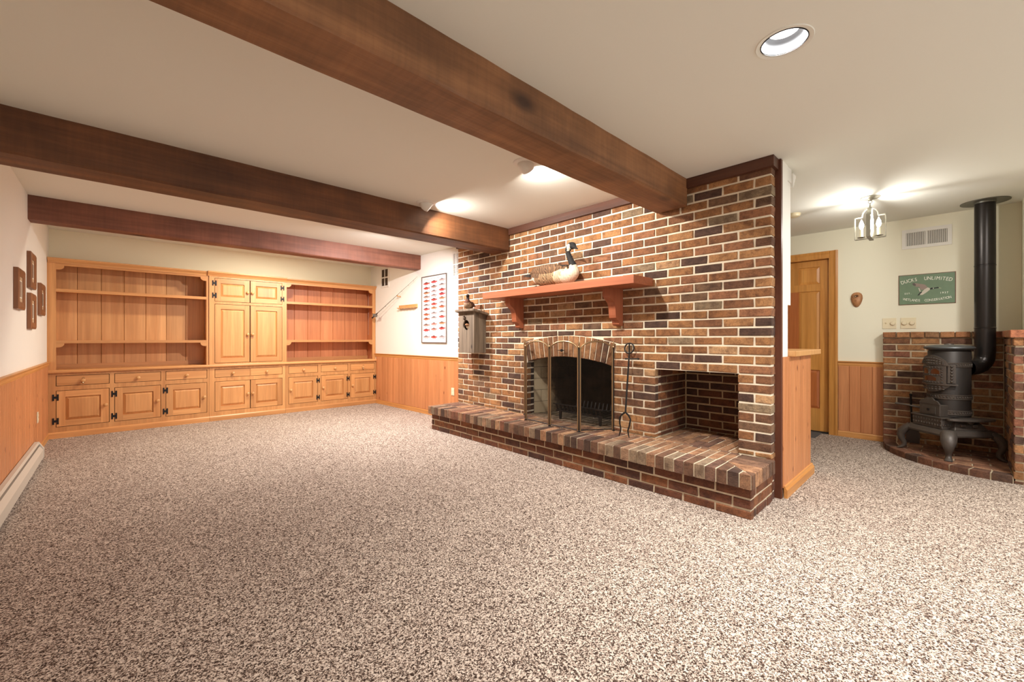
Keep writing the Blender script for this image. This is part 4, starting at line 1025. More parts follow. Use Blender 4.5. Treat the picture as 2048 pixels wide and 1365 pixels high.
def lframe(ax, w):
    P = [(-.100, zb), (-.100, zs), (-.052, zs)] + [(-.052*cos(pi*i/10), zs+.006+(zt-zs-.006)*sin(pi*i/10)) for i in range(0, 11)] + [(.052, zs), (.100, zs), (.100, zb)]
    b = MB(); t = .0035
    pts = P + [P[0]]
    for p, q in zip(pts, pts[1:]):
        d = V((q[0]-p[0], q[1]-p[1]));
        if d.length < 1e-6: continue
        n_ = V((-d.y, d.x)).normalized()*t
        quad = [(p[0]-n_.x, p[1]-n_.y), (q[0]-n_.x, q[1]-n_.y), (q[0]+n_.x, q[1]+n_.y), (p[0]+n_.x, p[1]+n_.y)]
        if ax == 'y': b.prism([(LY+u, z) for u, z in quad], 'x', LX-w/2, LX+w/2)
        else: b.prism([(LX+u, z) for u, z in quad], 'y', LY-w/2, LY+w/2)
    return b.build('frame', LM, ln)
lframe('y', .016); lframe('x', .028)
CANDLE = plain('candle_sleeve', srgb(236, 226, 190), .5)
FLAME = emit('candle_bulb_glow', (1, .97, .92, 1), 45)
for dx, dy in ((0, .056), (0, -.056), (.056, 0), (-.056, 0)):
    cx, cy = LX+dx, LY+dy
    if dx < 0: continue
    MB().lathe([(.001, zb+.008), (.028, zb+.014), (.030, zb+.018), (.001, zb+.016)], 20, (cx, cy, 0), cap=False).build('drip_pan', LM, ln, smooth=True)
    MB().lathe([(.011, zb+.014), (.011, zb+.085), (.001, zb+.086)], 14, (cx, cy, 0), cap=False).build('candle_sleeve', CANDLE, ln, smooth=True)
    MB().lathe([(.006, zb+.086), (.014, zb+.100), (.017, zb+.118), (.013, zb+.140), (.005, zb+.160), (.0008, zb+.172)], 14, (cx, cy, 0)).build('bulb', FLAME, ln, smooth=True)
pl = D.lights.new('lantern_light', 'POINT'); pl.energy = P_LAN; pl.color = (1, .97, .92); pl.shadow_soft_size = .02
po = D.objects.new('lantern_light', pl); C.objects.link(po); po.location = (LX-.02, LY+.02, zb+.15)

# ---------------------------------------------------------------- fireplace screen, log fork, grate
SCR = D.materials.new('screen_mesh'); SCR.use_nodes = True; nt = SCR.node_tree; nt.nodes.clear()
tr = N(nt, 'ShaderNodeBsdfTransparent'); df = N(nt, 'ShaderNodeBsdfDiffuse'); df.inputs[0].default_value = srgb(46, 40, 34)
ms = N(nt, 'ShaderNodeMixShader'); ms.inputs[0].default_value = .24; L(nt, tr.outputs[0], ms.inputs[1]); L(nt, df.outputs[0], ms.inputs[2])
oo = N(nt, 'ShaderNodeOutputMaterial'); L(nt, ms.outputs[0], oo.inputs[0])
fs = thing('fireplace_screen', (2.9, 2.5, HZ), 'four-panel brass fireplace screen with arched tops standing on the hearth', 'fireplace screen')
PTS = [(3.115, 3.105), (2.909, 2.886), (2.869, 2.538), (2.868, 2.203), (3.128, 2.030)]
ZS, ZT = HZ+.700, HZ+.776
for i in range(4):
    a, b_ = V(PTS[i]), V(PTS[i+1]); d = (b_-a).normalized(); a = a+d*.011; b_ = b_-d*.011; ln_ = (b_-a).length
    pth = [(*a, HZ+.012), (*a, ZS)]
    for k in range(1, 12):
        t = pi*k/12; p = a+d*(ln_/2*(1-cos(t))); pth.append((*p, ZS+(ZT-ZS)*sin(t)))
    pth += [(*b_, ZS), (*b_, HZ+.012)]
    p_ = MB().tube(pth, .0072, 8).build('panel_frame', BRASS, fs, smooth=True)
    MB().tube([(*(a+d*.002), HZ+.016), (*(b_-d*.002), HZ+.016)], .005, 6).build('bottom_rod', IRON, p_)
    sh = [(*a, HZ+.016)] + pth[1:-1] + [(*b_, HZ+.016)]
    MB().add(sh, [tuple(range(len(sh)))]).build('mesh', SCR, p_, fixn=False)
    if i == 3:
        m_ = (a+b_)/2; MB().tube([(*(m_-d*.018), ZT+.003), (*(m_-d*.014), ZT+.014), (*(m_+d*.014), ZT+.014), (*(m_+d*.018), ZT+.003)], .003, 6).build('handle', IRON, p_)
for i, (x, y) in enumerate(PTS):
    MB().tube([(x, y, HZ+.004), (x, y, ZS+.02)], .0062, 8).build('hinge_post', IRON, fs)
    MB().lathe([(.004, ZS+.02), (.009, ZS+.028), (.005, ZS+.036), (.009, ZS+.050), (.006, ZS+.066), (.001, ZS+.080)], 10, (x, y, 0)).build('finial', BRASS, fs, smooth=True)
    MB().lathe([(.012, HZ+.0005), (.012, HZ+.008), (.005, HZ+.012)], 10, (x, y, 0)).build('foot', IRON, fs)
# fork
fk = thing('log_fork', (3.0, 1.84, HZ), 'black wrought-iron log fork with a ring handle leaning on the brick wall', 'fireplace tool')
top_, spl = V((3.125, 1.875, .955)), V((3.005, 1.838, .475))
MB().tube([top_+V((0, 0, .075)), top_, spl], [.006, .007, .0075], 8).build('shaft', IRON, fk, smooth=True)
torus((3.126, 1.876, .993), .043, .006, (1, .0, -.2), 24).build('ring_handle', IRON, fk, smooth=True)
MB().tube([(3.110, 1.895, .904), (3.104, 1.782, .908)], .0055, 8).sphere((3.104, 1.780, .908), .009, 8, 6).sphere((3.110, 1.897, .904), .008, 8, 6).build('crossbar', IRON, fk, smooth=True)
for sg, foot in ((1, (2.985, 1.885, HZ+.004)), (-1, (2.985, 1.792, HZ+.004))):
    yc = 1.838
    MB().tube([spl, spl+V((-.002, sg*.030, -.020)), V((2.998, yc+sg*.050, .425)), V((2.992, yc+sg*.044, .375)), V((2.988, yc+sg*.032, .335)), V((2.985, yc+sg*.040, .300)), V(foot)], [.0075, .0075, .007, .0065, .006, .005, .003], 8).build('tine', IRON, fk, smooth=True)
# grate
gr = thing('fire_grate', (3.35, 2.45, HZ), 'black iron log grate standing inside the fireplace', 'fire grate')
gx0, gx1, gy0, gy1, gz = 3.20, 3.50, 2.19, 2.74, HZ+.095
MB().box(gx0-.006, gx0+.008, gy0, gy1, gz-.018, gz).build('front_bar', IRON, gr); MB().box(gx1-.008, gx1+.006, gy0, gy1, gz-.018, gz).build('back_bar', IRON, gr)
MB().box(gx0, gx1, gy0, gy0+.014, gz-.018, gz).build('side_bar', IRON, gr); MB().box(gx0, gx1, gy1-.014, gy1, gz-.018, gz).build('side_bar', IRON, gr)
MB().box(gx0-.030, gx0-.020, gy0-.02, gy1+.02, gz+.052, gz+.062).build('top_rail', IRON, gr)
for i in range(12):
    y = gy0+.02+(gy1-gy0-.04)*i/11
    MB().prism([(gx0, gz-.018), (gx0+.014, gz-.018), (gx0-.018, gz+.056), (gx0-.030, gz+.056)], 'y', y-.008, y+.008).build('front_finger', IRON, gr)
    MB().box(gx0+.008, gx1-.008, y-.006, y+.006, gz-.012, gz-.002).build('grate_bar', IRON, gr)
    MB().prism([(gx1, gz-.018), (gx1-.012, gz-.018), (gx1+.014, gz+.060), (gx1+.022, gz+.060)], 'y', y-.007, y+.007).build('back_finger', IRON, gr)
for x in (gx0+.004, gx1-.004):
    for y in (gy0+.03, gy1-.05, (gy0+gy1)/2) if x < 3.3 else (gy0+.03, gy1-.05):
        MB().prism([(y-.014, gz-.018), (y+.014, gz-.018), (y+.009, HZ+.0008), (y-.009, HZ+.0008)], 'x', x-.008, x+.008).build('leg', IRON, gr)

# ---------------------------------------------------------------- wet-bar end: pine panel, ledge, wall cabinet
pe = thing('bar_counter', (3.65, .9, 0), 'knotty pine end panel of the half-height bar behind the brick wall', 'counter')
YP = .794
n = 9; wpk = (4.03-3.266)/n
for i in range(n):
    a = 3.266+i*wpk
    MB().prism([(a+.0006, YP), (a+.004, YP-.004), (a+wpk-.004, YP-.004), (a+wpk-.0006, YP), (a+wpk-.0006, YP+.004), (a+.0006, YP+.004)], 'z', .066, .950).build('plank', PINE, pe)
MB().box(3.41, 4.03, YP+.006, YP+.03, 0, .948).build('end_panel', PINE, pe); MB().box(3.935, 4.03, YP+.031, 2.6, 0, .948).build('counter_body', PINE, pe)
MB().prism([(YP-.004, 0), (YP-.024, 0), (YP-.024, .054), (YP-.018, .062), (YP-.014, .066), (YP-.012, .078), (YP-.004, .080)], 'x', 3.264, 4.052).build('base_moulding', PINEX, pe)
MB().prism([(4.031, 0), (4.052, 0), (4.052, .054), (4.046, .062), (4.040, .078), (4.031, .080)], 'y', YP-.004, 2.6).build('base_moulding', PINEY, pe)
MB().prism([(3.405, YP-.045), (4.17, YP-.045), (4.17, 2.6), (3.91, 2.6), (3.91, .985), (3.405, .985)], 'z', .9495, .988).build('counter_ledge', KNOB, pe, bevel=.004)
MB().box(3.401, 3.425, .835, 1.0, .989, 1.31).build('splash_board', DOORW, pe)
wc = thing('wall_cabinet', (3.45, 1.5, 1.3), 'white wall cabinet with crown moulding seen edge-on above the bar', 'cabinet')
MB().box(3.401, 3.497, .806, 2.6, 1.312, 2.18).build('body', PAINT, wc)
cp = [(0, 2.150), (.010, 2.150), (.012, 2.164), (.028, 2.176), (.032, 2.190), (.050, 2.204), (.054, 2.218), (.070, 2.230), (.074, 2.252), (0, 2.252)]
MB().prism([(3.498+p[0], p[1]) for p in cp], 'y', .79, 2.6).build('crown_moulding', WHITE, wc)
MB().box(3.400, 3.4975, .80, 2.6, 2.181, 2.278).build('frieze', WHITE, wc)

# ---------------------------------------------------------------- hall door
dr = empty('door_2', (5.87, 1.37, 0)); struct(dr)
def casing(y0, y1, z0, z1, vert, nm):
    b = MB()
    if vert: 
        pr = [(XS, y0), (XS-.016, y0), (XS-.019, y0+(y1-y0)*.25), (XS-.012, y0+(y1-y0)*.5), (XS-.010, y1-.002), (XS-.0085, y1), (XS, y1)]
        b.prism(pr, 'z', z0, z1)
    else:
        pr = [(XS, z1), (XS-.016, z1), (XS-.019, z1-(z1-z0)*.25), (XS-.012, z1-(z1-z0)*.5), (XS-.010, z0+.002), (XS-.0085, z0), (XS, z0)]
        b.prism(pr, 'y', y0, y1)
    return b.build(nm, DOORW, dr)
casing(.888, .960, 0, 2.056, True, 'door_casing'); casing(1.80, 1.872, 0, 2.056, True, 'door_casing'); casing(.9605, 1.7995, 1.984, 2.056, False, 'door_casing')
MB().box(XS-.008, XS+.12, .9555, .968, 0, 1.99).build('jamb', DOORW, dr); MB().box(XS-.008, XS+.12, 1.787, 1.7995, 0, 1.99).build('jamb', DOORW, dr)
MB().box(XS-.008, XS+.12, .9685, 1.7865, 1.976, 1.989).build('jamb', DOORW, dr)
MB().box(XS, XS+.12, .97, 1.785, 0, .012).build('threshold', DARK, dr)
YD0, YD1, XD = .972, 1.784, 5.855
lf = empty('door_leaf', (XD, 1.37, 0)); lf.parent = dr; lf.location = V((XD, 1.37, 0))-V(dr['_o']); lf['_o'] = (XD, 1.37, 0)
cols = ((1.062, 1.268), (1.488, 1.694)); rows = ((.270, .712), (.918, 1.621), (1.702, 1.900))
MB().box(XD, XD+.035, YD0, cols[0][0], .014, 1.972).build('stile', DOORW, lf); MB().box(XD, XD+.035, cols[1][1], YD1, .014, 1.972).build('stile', DOORW, lf)
zz = [.014] + [z for r in rows for z in r] + [1.972]
for z0, z1 in zip(zz[::2], zz[1::2]): MB().box(XD+.0006, XD+.035, cols[0][0], cols[1][1], z0, z1).build('rail', DOORW, lf)
DOORR = wood('fir_mullion', srgb(168, 92, 44), srgb(196, 116, 62), 'z', .35, 10, objvar=.02, bump=.04)
for z0, z1 in rows:
    MB().box(XD+.001, XD+.035, cols[0][1], cols[1][0], z0, z1).build('mullion', DOORR if z1 < 1.7 else DOORW, lf)
    for y0, y1 in cols:
        bv = .03 if z1-z0 > .3 else .03
        vs = [(XD+.012, y0, z0), (XD+.012, y1, z0), (XD+.012, y1, z1), (XD+.012, y0, z1), (XD+.003, y0+bv, z0+bv), (XD+.003, y1-bv, z0+bv), (XD+.003, y1-bv, z1-bv), (XD+.003, y0+bv, z1-bv), (XD+.02, y0, z0), (XD+.02, y1, z0), (XD+.02, y1, z1), (XD+.02, y0, z1)]
        MB().add(vs, [(4,5,6,7), (0,1,5,4), (1,2,6,5), (2,3,7,6), (3,0,4,7), (8,9,1,0), (9,10,2,1), (10,11,3,2), (11,8,0,3), (11,10,9,8)]).build('door_panel', DOORR if z1 < .8 else DOORW, lf)
MB().box(XD+.036, XD+.05, .95, 1.81, 0, 2.0).build('door_backing', DARK, dr)
mm = thing('door_mat', (5.65, 1.25, 0), 'small dark grey mat on the carpet in front of the hall door', 'mat')
MB().prism([(5.47, 1.035), (5.79, 1.035), (5.79, 1.62), (5.47, 1.62)], 'z', .0005, .010).build('mat_pad', plain('grey_mat', srgb(84, 82, 80), .95, bump=.8, scale=300), mm)

# ---------------------------------------------------------------- things on the hall wall
# wood spirit vessel
FACE = wood('carved_wood', srgb(140, 92, 56), srgb(196, 140, 92), 'z', .5, 30, objvar=0, bump=.4)
wf = thing('wall_carving', (XS, .727, 1.49), 'small egg-shaped wood carving with a hollow near the top, on the hall wall', 'carving')
P = [(0, .0835), (.022, .080), (.040, .066), (.049, .044), (.051, .015), (.044, -.018), (.034, -.046), (.020, -.068), (.004, -.078)]
out = [(y, z) for y, z in P] + [(-y, z) for y, z in P[::-1][:-1]]
b = MB(); NR = 6; no = len(out); vs = []
for r in range(NR+1):
    k = cos(pi/2*r/NR); d = .034*sin(pi/2*r/NR)
    for y, z in out: vs.append((XS-.001-d*(1.0+(.25 if z < 0 else 0)), .727-y*k, 1.49+z*k))
b.add(vs, [(r*no+j, r*no+(j+1) % no, (r+1)*no+(j+1) % no, (r+1)*no+j) for r in range(NR) for j in range(no)] + [tuple(range(no))])
b.build('carved_body', FACE, wf, smooth=True)
tb = torus((0, 0, 0), .024, .008, (1, 0, 0), 20); tb.xf(M4.Translation((XS-.030, .728, 1.528)) @ M4.Rotation(R_(-18), 4, 'X') @ M4.Diagonal((1, 1.05, .62, 1))); tb.build('rolled_lip', FACE, wf, smooth=True)
MB().sphere((XS-.024, .728, 1.527), .018, 12, 8, sc=(.7, 1.2, .62)).build('dark_hollow', plain('hollow', srgb(70, 42, 26), .9), wf, smooth=True)
MB().sphere((XS-.036, .734, 1.526), .008, 10, 6).build('inner_bead', plain('grey_bead', srgb(160, 144, 112), .5), wf, smooth=True)
# tin sign
SG = plain('sign_green', srgb(108, 132, 104), .45, var=.12, vscale=22); SGR = plain('sign_rust', srgb(116, 84, 66), .7, var=.25, vscale=60); SW = plain('sign_white', srgb(242, 242, 228), .5)
sg = thing('tin_sign', (XS, .194, 1.414), 'green tin sign with a flying duck and white lettering on the hall wall', 'sign')
SY0, SY1, SZ0, SZ1 = -.007, .395, 1.413, 1.715
MB().box(XS-.004, XS-.0005, SY0, SY1, SZ0, SZ1).build('sign_rim', SGR, sg)
MB().box(XS-.0052, XS-.004, SY0+.006, SY1-.006, SZ0+.006, SZ1-.006).build('sign_plate', SG, sg)
KX = .74
def glyphs(chars, name, mat, parent, xoff=-.0058, bold=.0):
    """chars: (char, centre y, centre z, height, tilt) on the hall wall, seen from -x: text runs towards -y"""
    b = MB(); dg = bpy.context.evaluated_depsgraph_get()
    for n_c, (ch, y, z, h, tilt) in enumerate(chars):
        cu = D.curves.new('glyph', 'FONT'); cu.body = ch; cu.size = h/.7; cu.align_x = 'CENTER'; cu.align_y = 'CENTER'; cu.extrude = .0003; cu.offset = bold*h; cu.resolution_u = 3
        ob = D.objects.new('glyph', cu); C.objects.link(ob); bpy.context.view_layer.update()
        me = D.meshes.new_from_object(ob.evaluated_get(bpy.context.evaluated_depsgraph_get()))
        c_, s_ = cos(tilt), sin(tilt)
        b.add([(XS+xoff-v.co.z-n_c*.00003, y-(v.co.x*KX*c_-v.co.y*s_), z+(v.co.x*KX*s_+v.co.y*c_)) for v in me.vertices], [tuple(p.vertices) for p in me.polygons])
        D.objects.remove(ob); D.meshes.remove(me); D.curves.remove(cu)
    return b.build(name, mat, parent, fixn=False)
W_ = SY1-SY0; H_ = SZ1-SZ0
def arc_text(txt, x0, x1, zc, sag, h, up=True):
    """x in 0..1 from the left edge, zc height of the arc middle (0..1)"""
    wd = {'I': .55, ' ': .95, 'M': 1.25, 'W': 1.3, 'U': 1.05, 'N': 1.05, 'D': 1.05, 'O': 1.1, 'L': .85, 'E': .85, 'T': .95}
    ws = [wd.get(c, 1) for c in txt]; tot = sum(ws); x = 0; out = []
    for c, w in zip(txt, ws):
        t = (x+w/2)/tot; x += w
        if c == ' ': continue
        u = x0+(x1-x0)*t; q = 2*t-1; z = zc + (-(q*q)*sag if up else (q*q)*sag)
        tilt = math.atan((-2*q*sag*2*H_ if up else 2*q*sag*2*H_)/((x1-x0)*W_))
        out.append((c, SY1-u*W_, SZ0+z*H_, h, tilt))
    return out
glyphs(arc_text('DUCKS  UNLIMITED', .045, .945, .84, .10, .034), 'lettering', SW, sg, bold=.0)
glyphs(arc_text('WETLANDS  CONSERVATION', .085, .925, .125, .075, .024, up=False), 'lettering', SW, sg, bold=.0)
glyphs(arc_text('EST.', .11, .25, .375, 0, .015), 'lettering', SW, sg, bold=.03)
glyphs(arc_text('1937', .73, .88, .345, 0, .017), 'lettering', SW, sg, bold=.03)
def flat(poly, col, layer, name):     # poly in sign fractions
    m_ = plain('print_'+name, srgb(*col), .6); 
    MB().prism([(SY1-u*W_, SZ0+v*H_) for u, v in poly], 'x', XS-.0056-.0002*layer, XS-.0052).build(name, m_, sg)
flat([(.25, .70), (.29, .72), (.44, .66), (.48, .64), (.53, .54), (.50, .50), (.41, .47), (.38, .58), (.33, .585), (.28, .63)], (150, 132, 122), 0, 'duck_wing')
flat([(.25, .70), (.29, .72), (.32, .66), (.31, .61), (.27, .64)], (92, 84, 80), 1, 'wing_tip')
flat([(.53, .545), (.58, .50), (.56, .46), (.50, .38), (.44, .315), (.40, .31), (.39, .345), (.43, .42), (.47, .49)], (206, 200, 184), 1, 'duck_body')
flat([(.41, .42), (.43, .40), (.37, .30), (.345, .29), (.36, .34)], (36, 36, 36), 2, 'duck_tail')
flat([(.36, .55), (.385, .53), (.405, .42), (.385, .42)], (206, 196, 184), 2, 'wing_edge')
flat([(.56, .50), (.60, .535), (.64, .525), (.70, .54), (.72, .525), (.715, .50), (.65, .495), (.60, .475), (.57, .47)], (28, 34, 30), 2, 'duck_head')
flat([(.615, .525), (.63, .522), (.632, .492), (.617, .492)], (212, 208, 192), 3, 'neck_ring')
flat([(.72, .522), (.765, .495), (.75, .488), (.715, .502)], (176, 176, 140), 3, 'duck_bill')
# hall vent
hv = thing('wall_vent', (XS, .194, 1.98), 'white louvred air vent high on the hall wall above the green sign', 'vent')
vy0, vy1, vz0, vz1 = .019, .369, 1.976, 2.170
xs_ = XS-.008
face_ = MB()
def ring_x(b, x0, x1, y0, y1, z0, z1, hy):      # slab with rectangular holes (connected), normal along x ; hy: list of (ya,yb,za,zb)
    ys = sorted({y0, y1} | {v for h in hy for v in h[:2]}); zs_ = sorted({z0, z1} | {v for h in hy for v in h[2:]}); grid(b, ys, zs_, hy, lambda u, v, w: (x0 if w == 0 else x1, u, v))
ring_x(face_, xs_, XS-.0005, vy0, vy1, vz0, vz1, [(vy0+.03, .188, vz0+.03, vz1-.035), (.200, vy1-.03, vz0+.03, vz1-.035)])
face_.build('vent_frame', WHITE, hv)
MB().box(XS-.0012, XS-.0006, vy0+.03, vy1-.03, vz0+.03, vz1-.035).build('vent_back', plain('vent_shadow', srgb(110, 106, 98), .9), hv)
for y0, y1 in ((vy0+.03, .188), (.200, vy1-.03)):
    for k in range(11):
        y = y0+(y1-y0)*(k+.5)/11
        MB().prism([(XS-.001, y-.003), (XS-.0075, y+.004), (XS-.0068, y+.0052), (XS-.001, y-.0005)], 'z', vz0+.031, vz1-.036).build('louvre', WHITE, hv)
# switches
def switch(y0, y1, kinds, label):
    z0, z1 = 1.176, 1.285; t = thing('switch_plate', (XS, (y0+y1)/2, z0), label, 'switch')
    MB().box(XS-.006, XS-.0003, y0, y1, z0, z1).build('plate', IVORY, t, bevel=.002)
    for k, kd in enumerate(kinds):
        yc = y1-(y1-y0)*(k+.5)/len(kinds); zc = (z0+z1)/2
        if kd == 'toggle':
            MB().box(XS-.007, XS-.006, yc-.006, yc+.006, zc-.013, zc+.013).build('toggle_slot', CREAM, t); MB().prism([(XS-.0065, zc-.005), (XS-.018, zc+.008), (XS-.018, zc+.014), (XS-.0065, zc+.006)], 'y', yc-.004, yc+.004).build('toggle', IVORY, t)
        else: MB().lathe([(.021, 0), (.021, .006), (.017, .016), (.001, .017)], 20, (XS-.006, yc, zc), M4.Rotation(R_(-90), 4, 'Y'), cap=False).build('dimmer_knob', IVORY, t, smooth=True)
switch(.410, .518, ('toggle', 'dim'), 'ivory switch plate with a toggle and one dimmer, nearer the hall door')
switch(.266, .380, ('dim', 'dim'), 'ivory switch plate with two round dimmers, nearer the stovepipe')

# ---------------------------------------------------------------- things on the poster wall
def xwall(sgn, XW):   # helper for plates on a wall x = XW facing sgn
    return lambda d: XW+sgn*d
def outlet(XW, sgn, yc, zc, label):
    t = thing('wall_outlet', (XW, yc, zc-.04), label, 'outlet'); x = lambda d: XW+sgn*d; w0 = .013
    MB().box(min(x(w0), x(w0+.006)), max(x(w0), x(w0+.006)), yc-.030, yc+.030, zc-.050, zc+.050).build('plate', IVORY, t, bevel=.002)
    for dz in (-.020, .020):
        MB().box(min(x(w0+.006), x(w0+.0085)), max(x(w0+.006), x(w0+.0085)), yc-.014, yc+.014, zc+dz-.013, zc+dz+.013).build('socket', IVORY, t)
outlet(XP, -1, 4.565, .373, 'ivory outlet on the pine panelling beside the hearth')
outlet(XL, 1, 5.76, .352, 'ivory outlet on the left pine panelling above the heater end')
# poster
pt = thing('fish_poster', (XP, 5.03, 1.01), 'tall framed poster with three columns of coloured trout and salmon', 'poster')
qy0, qy1, qz0, qz1 = 4.735, 5.325, 1.012, 1.958
b = MB(); grid(b, [qy0, qy0+.011, qy1-.011, qy1], [qz0, qz0+.011, qz1-.011, qz1], [(qy0+.011, qy1-.011, qz0+.011, qz1-.011)], lambda u, v, w: (XP-.018 if w == 0 else XP-.001, u, v)); b.build('frame', plain('pewter_frame', srgb(120, 112, 108), .35, .6), pt)
# printed sheet: a raster of small faces, colour only
NU, NV = 116, 188; sheet = [[(232, 226, 222)]*NV for _ in range(NU)]
rr = random.Random(5)
fr_rows = [.096, .168, .240, .302, .364, .431, .490, .572, .640, .734, .812, .918]
PINKF = [(176,150,146), (196,120,110), (190,70,66), (186,64,58), (178,96,70), (190,60,64), (166,110,80), (150,120,110), (200,60,60), (170,150,150), (180,84,60), (150,116,90)]
for c in range(3):
    for r_, fy in enumerate(fr_rows):
        cu = (.175+.325*c)*NU; cv = (fy - (.012*c if r_ < 11 else 0) + .004)*NV; colr = PINKF[(r_*2+c*5+rr.randrange(3)) % 12]; dk_ = tuple(int(k*.5) for k in colr)
        hl = .135*NU; hh = .019*NV
        for i in range(int(cu-hl-3), int(cu+hl+3)):
            for j in range(int(cv-hh*2), int(cv+hh*2)+1):
                if not (0 <= i < NU and 0 <= j < NV): continue
                u = (i+.5-cu)/hl; v = (j+.5-cv)/hh; body = (1-abs(u)**1.8) if -1 <= u <= .72 else (0.05+.9*(u-.7)/.3 if .72 < u <= 1.05 else -1)
                fin = (-.1 < u < .12 and -1.45 < v < 0) or (-.35 < u < -.2 and 0 < v < 1.3) or (.35 < u < .5 and 0 < v < 1.2)
                if abs(v) < max(0, body)*1.05 and -1 <= u <= 1.05: sheet[i][j] = dk_ if v < -.35 else (tuple(min(255, int(k*1.05+20)) for k in colr) if v > .45 else colr)
                elif fin and abs(v) < 1.4: sheet[i][j] = dk_
for i in range(int(.08*NU), int(.92*NU)):
    if rr.random() < .55: sheet[i][int(.035*NV)] = (120, 112, 110)
    if .2*NU < i < .8*NU and rr.random() < .5: sheet[i][int(.050*NV)] = (170, 160, 156)
    for q in (.535, .690, .865, .965):
        if .3*NU < i < .7*NU and rr.random() < .45: sheet[i][int(q*NV)] = (178, 168, 166)
vs = []; ff = []; cc = []
for i in range(NU+1):
    for j in range(NV+1): vs.append((XP-.009, qy1-.011-(qy1-qy0-.022)*i/NU, qz1-.011-(qz1-qz0-.022)*j/NV))
pm = MB(); pm.v = vs
for i in range(NU):
    for j in range(NV):
        a = i*(NV+1)+j; pm.f.append((a, a+1, a+NV+2, a+NV+1)); pm.m.append(0); pm.c.append(srgb(*sheet[i][j]))
pm.build('print', vcol('poster_print', .35), pt, fixn=False)
# vents
def grille(name_lab, y0, y1, z0, z1, cols_, rows_, dark, fine=False):
    t = thing('wall_vent', (XP, (y0+y1)/2, z0), name_lab, 'vent'); b = MB(); m_ = .028; hs = []
    wy = (y1-y0-2*m_-(cols_-1)*.018)/cols_; hzz = (z1-z0-2*m_-(rows_-1)*.018)/rows_
    for i in range(cols_):
        for j in range(rows_): a = y0+m_+i*(wy+.018); c = z0+m_+j*(hzz+.018); hs.append((a, a+wy, c, c+hzz))
    grid(b, sorted({y0, y1} | {v for h in hs for v in h[:2]}), sorted({z0, z1} | {v for h in hs for v in h[2:]}), hs, lambda u, v, w: (XP-.010 if w == 0 else XP-.0005, u, v)); b.build('vent_frame', WHITE, t)
    MB().box(XP-.002, XP-.0008, y0+m_, y1-m_, z0+m_, z1-m_).build('vent_back', DARK if dark else plain('vent_grey', srgb(70, 66, 66), .9), t)
    nl = int((z1-z0-2*m_)/.014)
    for k in range(nl):
        z = z0+m_+(z1-z0-2*m_)*(k+.5)/nl
        MB().prism([(XP-.0025, z-.004), (XP-.009, z+.0035), (XP-.0085, z+.0048), (XP-.0025, z-.002)], 'y', y0+m_, y1-m_).build('louvre', WHITE if not dark else plain('brown_louvre', srgb(86, 72, 58), .7), t)
grille('white return-air vent high on the wall between the poster and the brick', 4.35, 4.585, 1.872, 2.222, 3, 2, False)
grille('small dark-slatted vent near the ceiling beside the right bookcase', 6.39, 6.64, 1.925, 2.245, 2, 2, True)
# pegged rack
rk = thing('rod_rack', (XP, 5.76, 1.53), 'short scalloped wooden fishing rod rack on the wall left of the poster', 'rack')
b = MB(); ry0, ry1 = 5.50, 5.99; nn_ = 6
for i in range(nn_*6):
    a, c = ry0+(ry1-ry0)*i/(nn_*6), ry0+(ry1-ry0)*(i+1)/(nn_*6); f_ = lambda y: 1.532+.010*abs(cos(pi*(y-ry0)/(ry1-ry0)*nn_))
    b.prism([(a, f_(a)), (c, f_(c)), (c, 1.552), (a, 1.552)], 'x', XP-.055, XP-.02)
b.build('scalloped_lip', KNOB, rk); MB().box(XP-.02, XP-.0005, ry0, ry1, 1.538, 1.590).build('back_board', KNOB, rk)
# rod
RODM = plain('rod_blank', srgb(60, 52, 46), .4); CORK = plain('dark_grip', srgb(46, 30, 24), .7)
rd = thing('fishing_rod', (3.12, 6.1, 1.5), 'slim fishing rod with a reel resting diagonally on wall pegs', 'fishing rod')
q0, q1 = V((3.045, 6.555, 1.412)), V((3.175, 5.36, 1.975)); dd = q1-q0
MB().tube([q0+dd*.10, q0+dd*.5, q1], [.0045, .003, .0016], 8).build('rod_blank', RODM, rd, smooth=True)
MB().tube([q0, q0+dd*.03, q0+dd*.06, q0+dd*.13], [.013, .011, .013, .007], 10).build('grip', CORK, rd, smooth=True)
for k in (.32, .50, .68, .82, .92): p = q0+dd*k; torus(p+V((0, 0, -.008)), .006, .0012, dd, 10, 5).build('line_guide', RODM, rd)
rp = q0+dd*.085+V((-.01, .0, -.012))
rl = MB().lathe([(.002, -.028), (.030, -.026), (.030, -.018), (.018, -.015), (.018, .015), (.030, .018), (.030, .026), (.002, .028)], 14, rp, M4.Rotation(R_(90), 4, 'X')).build('reel', plain('reel_metal', srgb(120, 112, 104), .35, .8), rd, smooth=True)
MB().tube([rp, rp+V((-.02, .03, -.012)), rp+V((-.022, .034, .022))], .003, 6).sphere(tuple(rp+V((-.022, .034, .028))), .007, 8, 6).build('crank_handle', IRON, rl)
pg = thing('rod_peg', (XP, 5.955, 1.80), 'short wooden wall peg holding up the middle of the fishing rod', 'peg')
pp = q0+dd*.575
MB().box(pp.x+.004, XP-.0431*(pp.y-4.33)-.001, pp.y-.012, pp.y+.012, pp.z-.018, pp.z-.006).build('peg', KNOB, pg); MB().box(pp.x+.003, pp.x+.010, pp.y-.012, pp.y+.012, pp.z-.005, pp.z+.006).build('peg_tip', KNOB, pg)

for o_ in [o for o in D.objects if o.name.split('.')[0] in ('wall_outlet', 'wall_vent', 'fish_poster', 'rod_rack') and abs(o.location.x-XP) < .02]: on_poster_wall(o_)
